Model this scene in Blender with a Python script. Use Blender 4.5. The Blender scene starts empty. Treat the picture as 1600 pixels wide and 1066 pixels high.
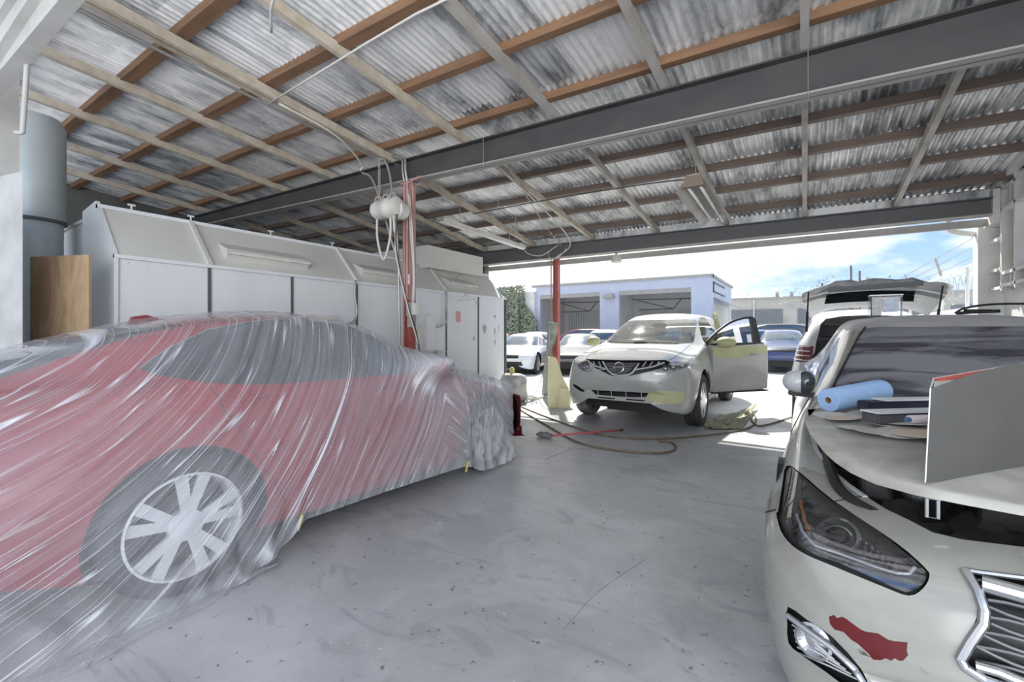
import bpy, bmesh, math, random
from mathutils import Vector, Matrix, noise
from mathutils.bvhtree import BVHTree
random.seed(7)
S = bpy.context.scene
C = S.collection
PI = math.pi

# ------------------------------------------------------------------ camera
FW, FH, FL, CAMZ, HOR = 1600, 1066, 691.0, 1.32, 519.0
YAW = math.radians(33.5)
FWD = Vector((-math.sin(YAW), math.cos(YAW), 0)); RGT = Vector((math.cos(YAW), math.sin(YAW), 0))
EYE = Vector((0, 0, CAMZ))
cd = bpy.data.cameras.new('camera'); cam = bpy.data.objects.new('camera', cd); C.objects.link(cam)
cam.location = EYE; cam.rotation_euler = (PI/2, 0, YAW)
cd.sensor_width = 36; cd.lens = FL/FW*36; cd.clip_start = 0.05; cd.clip_end = 400
cd.shift_y = -(FH/2-HOR)/FW
S.camera = cam
S.view_settings.view_transform = 'Standard'; S.view_settings.look = 'None'
S.view_settings.gamma = 1; S.view_settings.use_curve_mapping = False
S.view_settings.exposure = 0.80

# ------------------------------------------------------------------ sky
w = bpy.data.worlds.new('sky'); S.world = w; w.use_nodes = True
nt = w.node_tree; nt.nodes.clear()
def N(nt, t, **k):
    n = nt.nodes.new(t)
    for a, b in k.items():
        if a in n.inputs: n.inputs[a].default_value = b
        else: setattr(n, a, b)
    return n
tc = N(nt, 'ShaderNodeTexCoord'); mp = N(nt, 'ShaderNodeMapping'); mp.inputs['Scale'].default_value = (1, 1, 2.6)
no = N(nt, 'ShaderNodeTexNoise', Scale=2.6, Detail=8.0, Roughness=0.58)
cr = N(nt, 'ShaderNodeValToRGB'); cr.color_ramp.elements[0].position = 0.42; cr.color_ramp.elements[1].position = 0.55
sp = N(nt, 'ShaderNodeSeparateXYZ'); gr = N(nt, 'ShaderNodeValToRGB')
e = gr.color_ramp.elements
e[0].position = 0.0; e[0].color = (.55, .71, .95, 1); e[1].position = 0.6; e[1].color = (.14, .33, .74, 1)
x1 = e.new(0.16); x1.color = (.34, .53, .87, 1)
mx = N(nt, 'ShaderNodeMix', data_type='RGBA'); mx.inputs[7].default_value = (1.0, .99, .97, 1)
# thicker bright cloud bank low over the yard towards the sun
dt = N(nt, 'ShaderNodeVectorMath', operation='DOT_PRODUCT'); dt.inputs[1].default_value = (-.55, .78, .25)
mr = N(nt, 'ShaderNodeMapRange'); mr.inputs[1].default_value = .70; mr.inputs[2].default_value = 1.0; mr.inputs[3].default_value = -.02; mr.inputs[4].default_value = .22
ad = N(nt, 'ShaderNodeMath', operation='ADD')
bg = N(nt, 'ShaderNodeBackground', Strength=0.80); ow = N(nt, 'ShaderNodeOutputWorld')
L = nt.links.new
L(tc.outputs['Generated'], mp.inputs[0]); L(mp.outputs[0], no.inputs['Vector'])
L(tc.outputs['Generated'], dt.inputs[0]); L(dt.outputs['Value'], mr.inputs[0])
L(no.outputs[0], ad.inputs[0]); L(mr.outputs[0], ad.inputs[1]); L(ad.outputs[0], cr.inputs[0])
L(tc.outputs['Generated'], sp.inputs[0]); L(sp.outputs[2], gr.inputs[0])
L(cr.outputs[0], mx.inputs[0]); L(gr.outputs[0], mx.inputs[6]); L(mx.outputs[2], bg.inputs[0]); L(bg.outputs[0], ow.inputs[0])
# ------------------------------------------------------------------ sun
sd = bpy.data.lights.new('sun', 'SUN'); so = bpy.data.objects.new('sun', sd); C.objects.link(so)
sd.energy = 5.5; sd.angle = math.radians(1.2); sd.color = (1, .97, .92)
SUN = Vector((-.317, .526, .774)).normalized()
so.rotation_euler = SUN.to_track_quat('Z', 'Y').to_euler(); so.location = (-8, 12, 14)
def area(name, loc, target, size, power, col=(1, 1, 1)):
    ld = bpy.data.lights.new(name, 'AREA'); o = bpy.data.objects.new(name, ld); C.objects.link(o)
    ld.shape = 'RECTANGLE'; ld.size = size[0]; ld.size_y = size[1]; ld.energy = power; ld.color = col
    o.location = loc; o.rotation_euler = (Vector(loc)-Vector(target)).to_track_quat('Z', 'Y').to_euler()
    return o
# added fill lamp, standing in for daylight from the open bay behind
area('bay_fill', (.6, -3.4, 2.0), (-5, 3, 1.9), (7, 3.2), 200, (.97, .98, 1))

# ------------------------------------------------------------------ materials
def newmat(name):
    m = bpy.data.materials.new(name); m.use_nodes = True
    return m, m.node_tree, m.node_tree.nodes['Principled BSDF']
def flat(name, col, rough=.5, metal=0, coat=0, spec=None, emit=None):
    m, t, b = newmat(name)
    b.inputs['Base Color'].default_value = (*col, 1); b.inputs['Roughness'].default_value = rough
    b.inputs['Metallic'].default_value = metal; b.inputs['Coat Weight'].default_value = coat; b.inputs['Coat Roughness'].default_value = .08
    if spec is not None: b.inputs['Specular IOR Level'].default_value = spec
    if emit: b.inputs['Emission Color'].default_value = (*emit[0], 1); b.inputs['Emission Strength'].default_value = emit[1]
    return m
def noisy(name, c1, c2, scale=4, rough=(.5, .6), metal=0, coat=0, lo=.35, hi=.65, stretch=(1, 1, 1), bump=0, detail=6, rot=(0, 0, 0), distort=0, bscale=None):
    """two colours mixed by noise, for painted, dusty and worn surfaces"""
    m, t, b = newmat(name); L = t.links.new
    tc = N(t, 'ShaderNodeTexCoord'); mp = N(t, 'ShaderNodeMapping'); mp.inputs['Scale'].default_value = stretch; mp.inputs['Rotation'].default_value = rot
    n = N(t, 'ShaderNodeTexNoise', Scale=float(scale), Detail=float(detail), Roughness=.6, Distortion=float(distort))
    r = N(t, 'ShaderNodeValToRGB'); r.color_ramp.elements[0].position = lo; r.color_ramp.elements[1].position = hi
    r.color_ramp.elements[0].color = (*c1, 1); r.color_ramp.elements[1].color = (*c2, 1)
    mr = N(t, 'ShaderNodeMapRange'); mr.inputs[1].default_value = lo; mr.inputs[2].default_value = hi; mr.inputs[3].default_value = rough[0]; mr.inputs[4].default_value = rough[1]
    L(tc.outputs['Object'], mp.inputs[0]); L(mp.outputs[0], n.inputs['Vector']); L(n.outputs[0], r.inputs[0]); L(n.outputs[0], mr.inputs[0])
    L(r.outputs[0], b.inputs['Base Color']); L(mr.outputs[0], b.inputs['Roughness'])
    b.inputs['Metallic'].default_value = metal; b.inputs['Coat Weight'].default_value = coat; b.inputs['Coat Roughness'].default_value = .12
    if bump:
        bp = N(t, 'ShaderNodeBump', Strength=float(bump), Distance=.01)
        if bscale:
            n2 = N(t, 'ShaderNodeTexNoise', Scale=float(bscale), Detail=5.0); L(mp.outputs[0], n2.inputs['Vector']); L(n2.outputs[0], bp.inputs['Height'])
        else: L(n.outputs[0], bp.inputs['Height'])
        L(bp.outputs[0], b.inputs['Normal'])
    return m
def glassmat(name, col, alpha, rough=.03):
    m, t, b = newmat(name); L = t.links.new
    tr = N(t, 'ShaderNodeBsdfTransparent'); tr.inputs[0].default_value = (*col, 1)
    gl = N(t, 'ShaderNodeBsdfGlossy', Roughness=rough); lw = N(t, 'ShaderNodeLayerWeight', Blend=.35)
    mr = N(t, 'ShaderNodeMapRange'); mr.inputs[3].default_value = alpha; mr.inputs[4].default_value = .9
    mx = N(t, 'ShaderNodeMixShader')
    L(lw.outputs['Fresnel'], mr.inputs[0]); L(mr.outputs[0], mx.inputs[0]); L(tr.outputs[0], mx.inputs[1]); L(gl.outputs[0], mx.inputs[2])
    L(mx.outputs[0], t.nodes['Material Output'].inputs[0])
    return m
M = {}
M['white_timber'] = noisy('painted_timber', (.62, .56, .47), (.44, .37, .28), 3, (.6, .8), stretch=(3, 3, 3), bump=.2, lo=.35, hi=.75)
M['grey_timber'] = noisy('grey_timber', (.52, .50, .47), (.38, .35, .31), 3, (.6, .8), bump=.2)
M['brown_timber'] = noisy('brown_timber', (.29, .16, .085), (.17, .10, .06), 2.2, (.6, .75), stretch=(.5, 6, 6), bump=.2)
M['dark_timber'] = noisy('dull_timber', (.20, .15, .12), (.13, .10, .085), 2.2, (.6, .75), stretch=(.5, 6, 6), bump=.2)
M['steel_dark'] = noisy('grey_painted_steel', (.052, .053, .054), (.072, .073, .073), 5, (.5, .7), stretch=(.4, 1, 1), bump=.15)
M['steel_hazed'] = noisy('grey_steel_yard_haze', (.12, .122, .124), (.15, .152, .152), 5, (.5, .7), stretch=(.4, 1, 1))  # same grey paint as the deep beam, bright haze put into the colour
M['steel_pale'] = noisy('pale_painted_steel', (.33, .32, .30), (.40, .39, .37), 5, (.5, .7))
M['white_paint'] = noisy('white_wall_paint', (.72, .72, .70), (.60, .59, .56), 3, (.5, .7), bump=.2)
M['old_white'] = noisy('old_white_paint', (.50, .50, .485), (.40, .40, .385), 4, (.5, .7), bump=.4)
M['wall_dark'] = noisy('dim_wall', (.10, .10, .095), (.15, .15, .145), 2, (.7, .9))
M['red_paint'] = noisy('red_column_paint', (.33, .055, .045), (.42, .13, .11), 6, (.4, .6), stretch=(2, 2, .6))
M['pink_dust'] = noisy('dusty_red_column_paint', (.56, .36, .34), (.46, .24, .22), 4, (.5, .7), stretch=(2, 2, .5))
M['cream'] = noisy('cream_yellow_paint', (.76, .72, .46), (.68, .64, .40), 3, (.4, .6))
M['booth'] = noisy('booth_white_panel', (.74, .76, .775), (.66, .685, .70), 2, (.25, .4), stretch=(1, 1, .25), lo=.3, hi=.7)
M['booth_top'] = noisy('booth_cream_panel', (.68, .68, .64), (.62, .62, .59), 1.5, (.5, .6))
M['seam'] = flat('dark_seam', (.10, .105, .11), .6)
M['lamp_white'] = noisy('dusty_white_enamel', (.74, .73, .68), (.60, .58, .53), 6, (.3, .5))
M['tube_lamp'] = flat('unlit_tube', (.85, .85, .83), .25)
M['cable_white'] = flat('white_cable', (.62, .60, .56), .6)
M['cable_dark'] = flat('dark_cable', (.06, .06, .055), .6)
M['conduit'] = flat('galvanised_conduit', (.42, .42, .40), .4, .6)
M['plywood'] = noisy('plywood', (.46, .34, .21), (.33, .22, .13), 2.6, (.5, .65), stretch=(1.4, 1.4, .35), distort=2.2, detail=3, lo=.38, hi=.62)
M['duct'] = noisy('pale_blue_duct', (.52, .58, .60), (.44, .50, .52), 2, (.35, .5), metal=.2)
M['tyre'] = noisy('tyre_rubber', (.025, .026, .028), (.05, .05, .052), 8, (.65, .85))
M['tyre_dusty'] = noisy('dusty_tyre_rubber', (.05, .05, .052), (.20, .195, .185), 6, (.7, .9))
M['alloy'] = flat('silver_alloy', (.72, .73, .74), .3, .75)
M['alloy_pale'] = flat('pale_alloy', (.78, .80, .82), .4, .3)
M['black'] = flat('black_plastic', (.015, .015, .016), .5)
M['black_gloss'] = flat('gloss_black', (.01, .01, .011), .12, 0, .5)
M['dark_bay'] = noisy('engine_bay', (.008, .008, .009), (.035, .035, .036), 12, (.4, .7))
M['chrome'] = flat('chrome', (.78, .79, .80), .12, 1)
M['dull_chrome'] = flat('dull_chrome', (.55, .56, .57), .28, .9)
M['glass_dark'] = flat('dark_tinted_glass', (.03, .04, .045), .08, 0, .8)
M['glass_blue'] = flat('sky_tinted_glass', (.05, .08, .11), .08, 0, .8)
M['glass_clear'] = glassmat('clear_windscreen', (.90, .95, .93), .10)
M['lens'] = glassmat('clear_lamp_lens', (.93, .94, .96), .10)
M['beige'] = noisy('beige_leather', (.55, .50, .38), (.44, .40, .31), 5, (.6, .7))
M['grey_cloth'] = noisy('dark_seat_cloth', (.07, .07, .075), (.11, .11, .115), 8, (.8, .9))
M['pearl'] = noisy('dusty_pearl_paint_backlit', (.31, .31, .275), (.255, .255, .225), 3.2, (.16, .34), coat=.6, lo=.42, hi=.66, distort=.6)  # dusty white paint, shade of the backlit front put into the colour
M['hood_dust_lit'] = noisy('sanded_bonnet_lit', (.84, .83, .76), (.64, .63, .57), 3.5, (.35, .6), coat=.25, lo=.35, hi=.62, distort=2.0)  # dusty bonnet, yard light falling on it put into the pale colour
M['fender'] = noisy('dusty_wing_paint', (.46, .47, .45), (.38, .39, .375), 3.0, (.14, .35), coat=.7)
M['suv_white'] = noisy('sanded_white_suv_paint', (.44, .45, .43), (.37, .38, .36), 2.5, (.16, .34), coat=.6)
M['masking_yellow'] = noisy('yellow_green_primer', (.42, .43, .21), (.52, .52, .33), 5, (.4, .6))
M['red_car'] = noisy('red_car_paint', (.27, .008, .016), (.32, .012, .022), 2, (.2, .3), coat=.8)
M['screen_dust'] = noisy('dust_smeared_windscreen', (.05, .05, .06), (.20, .20, .22), 3.4, (.4, .65), stretch=(.5, 1.6, 4.0), lo=.41, hi=.56, distort=.6, detail=10)
M['roof_grey'] = noisy('dusty_grey_roof', (.46, .46, .46), (.38, .38, .385), 3, (.35, .5))
M['red_chip'] = noisy('exposed_red_paint', (.12, .002, .004), (.08, .002, .003), 8, (.3, .4), coat=.15)
M['silver'] = noisy('silver_grey_paint', (.55, .56, .57), (.48, .49, .5), 3, (.2, .35), coat=.5)

def floor_mat():
    m, t, b = newmat('worn_grey_painted_concrete'); L = t.links.new
    tc = N(t, 'ShaderNodeTexCoord')
    def nz(scale, lo, hi, c0, c1, det=6., dist=0., st=None):
        n = N(t, 'ShaderNodeTexNoise', Scale=scale, Detail=det, Roughness=.62, Distortion=dist)
        if st:
            mp = N(t, 'ShaderNodeMapping'); mp.inputs['Scale'].default_value = st; mp.inputs['Rotation'].default_value = (0, 0, .5); L(tc.outputs['Object'], mp.inputs[0]); L(mp.outputs[0], n.inputs['Vector'])
        else: L(tc.outputs['Object'], n.inputs['Vector'])
        r = N(t, 'ShaderNodeValToRGB'); r.color_ramp.elements[0].position = lo; r.color_ramp.elements[1].position = hi
        r.color_ramp.elements[0].color = (*c0, 1); r.color_ramp.elements[1].color = (*c1, 1); L(n.outputs[0], r.inputs[0]); return n, r
    n1, r1 = nz(.75, .38, .66, (.36, .37, .375), (.49, .50, .52), 9., 1.0)
    n2, r2 = nz(2.1, .50, .62, (0, 0, 0), (1, 1, 1), 9., 1.2)
    n3, r3 = nz(22., .68, .71, (0, 0, 0), (1, 1, 1), 2.)
    n4, r4 = nz(38., .69, .73, (0, 0, 0), (1, 1, 1), 3., .5, (.5, 1.4, 1))
    n6, r6 = nz(1.1, .52, .68, (0, 0, 0), (1, 1, 1), 6.)
    n5, r5 = nz(2.2, .56, .62, (0, 0, 0), (1, 1, 1), 12., 1.4, (.7, 1.6, 1))
    def mix(fac, a, col, k):
        mu = N(t, 'ShaderNodeMath', operation='MULTIPLY'); mu.inputs[1].default_value = k; L(fac, mu.inputs[0])
        x = N(t, 'ShaderNodeMix', data_type='RGBA'); x.inputs[7].default_value = (*col, 1); L(mu.outputs[0], x.inputs[0]); L(a, x.inputs[6]); return x.outputs[2]
    o = mix(r2.outputs[0], r1.outputs[0], (.54, .55, .55), .45)
    o = mix(r6.outputs[0], o, (.46, .44, .40), .45)
    o = mix(r5.outputs[0], o, (.27, .285, .31), .5)
    o = mix(r3.outputs[0], o, (.10, .10, .10), .7)
    o = mix(r4.outputs[0], o, (.7, .7, .69), .7)
    L(o, b.inputs['Base Color'])
    mr = N(t, 'ShaderNodeMapRange'); mr.inputs[3].default_value = .28; mr.inputs[4].default_value = .5; L(n2.outputs[0], mr.inputs[0]); L(mr.outputs[0], b.inputs['Roughness'])
    bp = N(t, 'ShaderNodeBump', Strength=.25, Distance=.01); L(n2.outputs[0], bp.inputs['Height']); L(bp.outputs[0], b.inputs['Normal'])
    return m
M['floor'] = floor_mat()
M['yard'] = noisy('pale_yard_concrete', (.66, .65, .62), (.56, .555, .54), .8, (.7, .85), bump=.2, detail=9)
def roof_mat():
    m, t, b = newmat('galvanised_corrugated_sheet'); L = t.links.new
    tc = N(t, 'ShaderNodeTexCoord'); sx = N(t, 'ShaderNodeSeparateXYZ'); L(tc.outputs['Object'], sx.inputs[0])
    # every sheet has its own tone
    dv = N(t, 'ShaderNodeMath', operation='DIVIDE'); dv.inputs[1].default_value = .684; L(sx.outputs[0], dv.inputs[0])
    fl = N(t, 'ShaderNodeMath', operation='FLOOR'); L(dv.outputs[0], fl.inputs[0])
    dy = N(t, 'ShaderNodeMath', operation='DIVIDE'); dy.inputs[1].default_value = 2.2; L(sx.outputs[1], dy.inputs[0])
    fy = N(t, 'ShaderNodeMath', operation='FLOOR'); L(dy.outputs[0], fy.inputs[0])
    cb = N(t, 'ShaderNodeCombineXYZ'); L(fl.outputs[0], cb.inputs[0]); L(fy.outputs[0], cb.inputs[1])
    wn = N(t, 'ShaderNodeTexWhiteNoise'); wn.noise_dimensions = '2D'; L(cb.outputs[0], wn.inputs['Vector'])
    mp = N(t, 'ShaderNodeMapping'); mp.inputs['Scale'].default_value = (2.2, .75, 1); L(tc.outputs['Object'], mp.inputs[0])
    n = N(t, 'ShaderNodeTexNoise', Scale=1.7, Detail=9.0, Roughness=.68, Distortion=.5); L(mp.outputs[0], n.inputs['Vector'])
    sm = N(t, 'ShaderNodeMath', operation='MULTIPLY_ADD'); sm.inputs[1].default_value = .16; L(wn.outputs[0], sm.inputs[0]); L(n.outputs[0], sm.inputs[2])
    r = N(t, 'ShaderNodeValToRGB'); el = r.color_ramp.elements; el[0].position = .40; el[0].color = (.20, .21, .22, 1); el[1].position = .66; el[1].color = (.90, .90, .89, 1)
    q = el.new(.53); q.color = (.58, .59, .60, 1)
    L(sm.outputs[0], r.inputs[0]); L(r.outputs[0], b.inputs['Base Color'])
    b.inputs['Metallic'].default_value = .25; b.inputs['Roughness'].default_value = .42
    return m
M['roof'] = roof_mat()
def film_mat():
    m, t, b = newmat('clear_masking_film'); L = t.links.new
    uv = N(t, 'ShaderNodeUVMap'); uv.uv_map = 'creases'
    def cre(sx, sy, p, k, det=3.):
        mp = N(t, 'ShaderNodeMapping'); mp.inputs['Scale'].default_value = (sx, sy, 1); L(uv.outputs[0], mp.inputs[0])
        n = N(t, 'ShaderNodeTexNoise', Scale=1.0, Detail=det, Roughness=.55, Distortion=.0); L(mp.outputs[0], n.inputs['Vector'])
        a = N(t, 'ShaderNodeMath', operation='SUBTRACT'); a.inputs[1].default_value = .5; L(n.outputs[0], a.inputs[0])
        c = N(t, 'ShaderNodeMath', operation='ABSOLUTE'); L(a.outputs[0], c.inputs[0])
        d = N(t, 'ShaderNodeMapRange'); d.inputs[1].default_value = 0; d.inputs[2].default_value = p; d.inputs[3].default_value = k; d.inputs[4].default_value = 0; L(c.outputs[0], d.inputs[0])
        return d.outputs[0]
    c1 = cre(13, .40, .020, 1.0, 0.); c2 = cre(31, .9, .030, .85, 0.); c3 = cre(5, .16, .004, 1.0, 0.)
    # creases only run in patches
    np_ = N(t, 'ShaderNodeTexNoise', Scale=2.3, Detail=2.0); L(uv.outputs[0], np_.inputs['Vector'])
    pm = N(t, 'ShaderNodeMapRange'); pm.inputs[1].default_value = .42; pm.inputs[2].default_value = .54; pm.inputs[3].default_value = .35; L(np_.outputs[0], pm.inputs[0])
    mxm = N(t, 'ShaderNodeMath', operation='MAXIMUM'); L(c1, mxm.inputs[0]); L(c2, mxm.inputs[1])
    mu = N(t, 'ShaderNodeMath', operation='MULTIPLY'); L(mxm.outputs[0], mu.inputs[0]); L(pm.outputs[0], mu.inputs[1])
    mm = N(t, 'ShaderNodeMath', operation='MAXIMUM'); L(mu.outputs[0], mm.inputs[0]); L(c3, mm.inputs[1])
    # hazier where the film lies in several layers towards the nose of the car
    tcx = N(t, 'ShaderNodeTexCoord'); sxy = N(t, 'ShaderNodeSeparateXYZ'); L(tcx.outputs['Object'], sxy.inputs[0])
    fr_ = N(t, 'ShaderNodeMapRange'); fr_.inputs[1].default_value = -.3; fr_.inputs[2].default_value = 1.7; fr_.inputs[3].default_value = .22; fr_.inputs[4].default_value = .50; L(sxy.outputs[1], fr_.inputs[0])
    nb_ = N(t, 'ShaderNodeTexNoise', Scale=1.3, Detail=3.0); L(tcx.outputs['Object'], nb_.inputs['Vector'])
    ma = N(t, 'ShaderNodeMath', operation='MULTIPLY_ADD'); ma.inputs[1].default_value = .3; L(nb_.outputs[0], ma.inputs[0]); L(fr_.outputs[0], ma.inputs[2])
    sb = N(t, 'ShaderNodeMath', operation='SUBTRACT'); sb.inputs[1].default_value = .15; L(ma.outputs[0], sb.inputs[0])
    al = N(t, 'ShaderNodeMapRange'); al.inputs[4].default_value = .95; L(mm.outputs[0], al.inputs[0]); L(sb.outputs[0], al.inputs[3])
    b.inputs['Base Color'].default_value = (.72, .73, .78, 1); b.inputs['Roughness'].default_value = .22
    b.inputs['Specular IOR Level'].default_value = .7
    L(al.outputs[0], b.inputs['Alpha'])
    bp = N(t, 'ShaderNodeBump', Strength=.6, Distance=.012); L(mm.outputs[0], bp.inputs['Height']); L(bp.outputs[0], b.inputs['Normal'])
    return m
M['film'] = film_mat()

# ------------------------------------------------------------------ object helpers
WL = {}
def setp(o, label=None, cat=None, group=None, kind=None):
    if label: o['label'] = label
    if cat: o['category'] = cat
    if group: o['group'] = group
    if kind: o['kind'] = kind
    return o
def thing(name, loc, label, cat, group=None):
    o = bpy.data.objects.new(name, None); C.objects.link(o); o.empty_display_size = .1
    o.location = loc; WL[o.name] = Vector(loc); return setp(o, label, cat, group)
def put(name, bm, mat, parent=None, smooth=False, label=None, cat=None, group=None, kind=None):
    """link a bmesh given in world coordinates as one object"""
    me = bpy.data.meshes.new(name)
    if not bm.verts: bm.verts.new((0, 0, 0))
    if parent is not None: org = WL[parent.name]
    else:
        xs = [v.co.x for v in bm.verts]; ys = [v.co.y for v in bm.verts]; zs = [v.co.z for v in bm.verts]
        org = Vector(((min(xs)+max(xs))/2, (min(ys)+max(ys))/2, min(zs)))
    bmesh.ops.translate(bm, verts=bm.verts, vec=-org)
    if smooth:
        for f in bm.faces: f.smooth = True
    bm.to_mesh(me); bm.free()
    for m in (mat if isinstance(mat, (list, tuple)) else [mat]): me.materials.append(m)
    o = bpy.data.objects.new(name, me); C.objects.link(o)
    if parent is not None: o.parent = parent
    else: o.location = org
    WL[o.name] = org
    return setp(o, label, cat, group, kind)
def autosmooth(o, ang=35):
    me = o.data
    for p in me.polygons: p.use_smooth = True
    me.set_sharp_from_angle(angle=math.radians(ang)); return o
def copy_thing(o, loc, label=None, rotz=None):
    r = o.copy(); C.objects.link(r); r.location = loc; WL[r.name] = Vector(loc)
    if label: r['label'] = label
    if rotz is not None: r.rotation_euler = (0, 0, rotz)
    for ch in list(o.children):
        c = ch.copy(); C.objects.link(c); c.parent = r
        for g in list(ch.children):
            d = g.copy(); C.objects.link(d); d.parent = c
    return r
B = bmesh.new
def box(bm, x0, x1, y0, y1, z0, z1):
    r = bmesh.ops.create_cube(bm, size=1)
    for v in r['verts']: v.co = Vector(((x0+x1)/2+v.co.x*(x1-x0), (y0+y1)/2+v.co.y*(y1-y0), (z0+z1)/2+v.co.z*(z1-z0)))
    return r['verts']
def bar(bm, a, b, wd, ht, up=Vector((0, 0, 1)), off=0):
    """box beam from a to b, width wd, height ht; a and b lie on its underside when off=0"""
    a = Vector(a); b = Vector(b); d = (b-a).normalized(); s = d.cross(up).normalized(); u = s.cross(d).normalized()
    vs = []
    for p in (a, b):
        for i, j in ((-1, 0), (1, 0), (1, 1), (-1, 1)): vs.append(bm.verts.new(p+s*i*wd/2+u*(j*ht+off)))
    for f in ((0, 1, 2, 3), (7, 6, 5, 4), (0, 4, 5, 1), (1, 5, 6, 2), (2, 6, 7, 3), (3, 7, 4, 0)): bm.faces.new([vs[i] for i in f][::-1])
def quadbox(bm, A, D, thick):
    """slab from quad A (4 pts) moved by vector D*thick"""
    A = [Vector(p) for p in A]; D = Vector(D)*thick
    v = [bm.verts.new(p) for p in A]+[bm.verts.new(p+D) for p in A]; n = len(A)
    fs = [bm.faces.new(v[:n]), bm.faces.new(v[n:][::-1])]
    for i in range(n): fs.append(bm.faces.new((v[i], v[i+n], v[(i+1) % n+n], v[(i+1) % n])))
    bmesh.ops.recalc_face_normals(bm, faces=fs)
def smoothpts(pts, k=6, closed=False):
    P = [Vector(p) for p in pts]; out = []; n = len(P)
    if n < 3: return P
    for i in range(n if closed else n-1):
        p0 = P[i-1] if (i or closed) else P[0]*2-P[1]; p1 = P[i]; p2 = P[(i+1) % n]; p3 = P[(i+2) % n] if (closed or i+2 < n) else P[-1]*2-P[-2]
        for j in range(k):
            t = j/k; out.append(.5*((2*p1)+(p2-p0)*t+(2*p0-5*p1+4*p2-p3)*t*t+(3*p1-p0-3*p2+p3)*t**3))
    if not closed: out.append(P[-1])
    return out
def tube(bm, pts, r, n=8, closed=False, cap=True):
    P = [Vector(p) for p in pts]; rings = []; m = len(P); prev = None
    for i, p in enumerate(P):
        a = P[i-1] if (i or closed) else p; b = P[(i+1) % m] if (i < m-1 or closed) else p
        d = (b-a).normalized() if (b-a).length > 1e-7 else Vector((0, 0, 1))
        if prev is None: s = d.cross(Vector((0, 0, 1)) if abs(d.z) < .9 else Vector((1, 0, 0))).normalized()
        else: s = (prev-d*prev.dot(d)).normalized()
        prev = s; u = d.cross(s)
        rr = r[i] if isinstance(r, (list, tuple)) else r
        rings.append([bm.verts.new(p+(s*math.cos(2*PI*k/n)+u*math.sin(2*PI*k/n))*rr) for k in range(n)])
    for i in range(m if closed else m-1):
        A = rings[i]; Bq = rings[(i+1) % m]
        for k in range(n): bm.faces.new((A[k], A[(k+1) % n], Bq[(k+1) % n], Bq[k]))
    if cap and not closed: bm.faces.new(rings[0][::-1]); bm.faces.new(rings[-1])
def lathe(bm, prof, c, ax='z', n=32, close=True):
    """prof: list of (radius, distance along axis)"""
    c = Vector(c); R = []
    for r, h in prof:
        ring = []
        for k in range(n):
            a = 2*PI*k/n; u, v = r*math.cos(a), r*math.sin(a)
            p = {'z': (u, v, h), 'x': (h, u, v), 'y': (v, h, u)}[ax]; ring.append(bm.verts.new(c+Vector(p)))
        R.append(ring)
    fs = []
    for A, Q in zip(R, R[1:]):
        for k in range(n): fs.append(bm.faces.new((A[k], A[(k+1) % n], Q[(k+1) % n], Q[k])))
    if close:
        fs.append(bm.faces.new(R[0][::-1])); fs.append(bm.faces.new(R[-1]))
    bmesh.ops.recalc_face_normals(bm, faces=fs); return fs
def struct(name, bm, mat, **k): return put(name, bm, mat, kind='structure', **k)

# pixel of the photograph -> point; used to read positions off the photograph
def ray(x, y): return FWD+RGT*((x-800)/FL)+Vector((0, 0, (HOR-y)/FL))
def at(x, y, d): return EYE+ray(x, y)*d
def onz(x, y, z=0):
    r = ray(x, y); return EYE+r*((z-CAMZ)/r.z)
def onX(x, y, X): r = ray(x, y); return EYE+r*(X/r.x)
def onY(x, y, Y): r = ray(x, y); return EYE+r*(Y/r.y)

# ------------------------------------------------------------------ setting: floor, yard, walls
bm = B(); box(bm, -11, 2.2, -6, 7.75, -.1, 0); struct('floor', bm, M['floor'])
bm = B(); box(bm, -60, 60, 7.75, 90, -.12, -.004); struct('floor_yard', bm, M['yard'])
bm = B(); box(bm, -60, -11, -20, 7.75, -.12, -.01); box(bm, -11, 60, -20, -6, -.12, -.01); box(bm, 2.2, 60, -6, 7.75, -.12, -.01); struct('floor_street', bm, M['yard'])
def zr(X, Y):
    f = 3.356-.027*X
    if Y < 3.9: return f-.095*(Y-3.9)
    k = (Y-3.9)/3.6
    return f*(1-k)+(2.934-.0143*X)*k
# corrugated roof: real waves, in sheets that overlap
bm = B(); p = .0684; X0, X1 = -11.0, 2.25; nx = int((X1-X0)/p*6)
ysn = [-.6, .4, 1.6, 1.605, 3.0, 3.9, 4.4, 4.405, 5.6, 6.6, 7.75]
rows = []
for yi, y in enumerate(ysn):
    row = []
    for i in range(nx+1):
        x = X0+(X1-X0)*i/nx
        sheet = math.floor(x/.684); off = .006*((sheet % 3)-1) + (.012 if yi in (0, 1, 2, 7+0, 8, 9, 10) and yi not in (7,) else 0)
        row.append(bm.verts.new((x, y, zr(x, y)+.155+.015*math.sin(2*PI*x/p)+off)))
    rows.append(row)
for a, b in zip(rows, rows[1:]):
    for i in range(nx): bm.faces.new((a[i], b[i], b[i+1], a[i+1])).smooth = True
struct('ceiling', bm, M['roof'])
RX = [.97, 0, -1.0, -2.05, -3.2, -4.45, -5.65, -6.9, -8.3, -9.65]
ORD = ['first', 'second', 'third', 'fourth', 'fifth', 'sixth', 'seventh', 'eighth', 'ninth', 'tenth', 'eleventh', 'twelfth']
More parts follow.
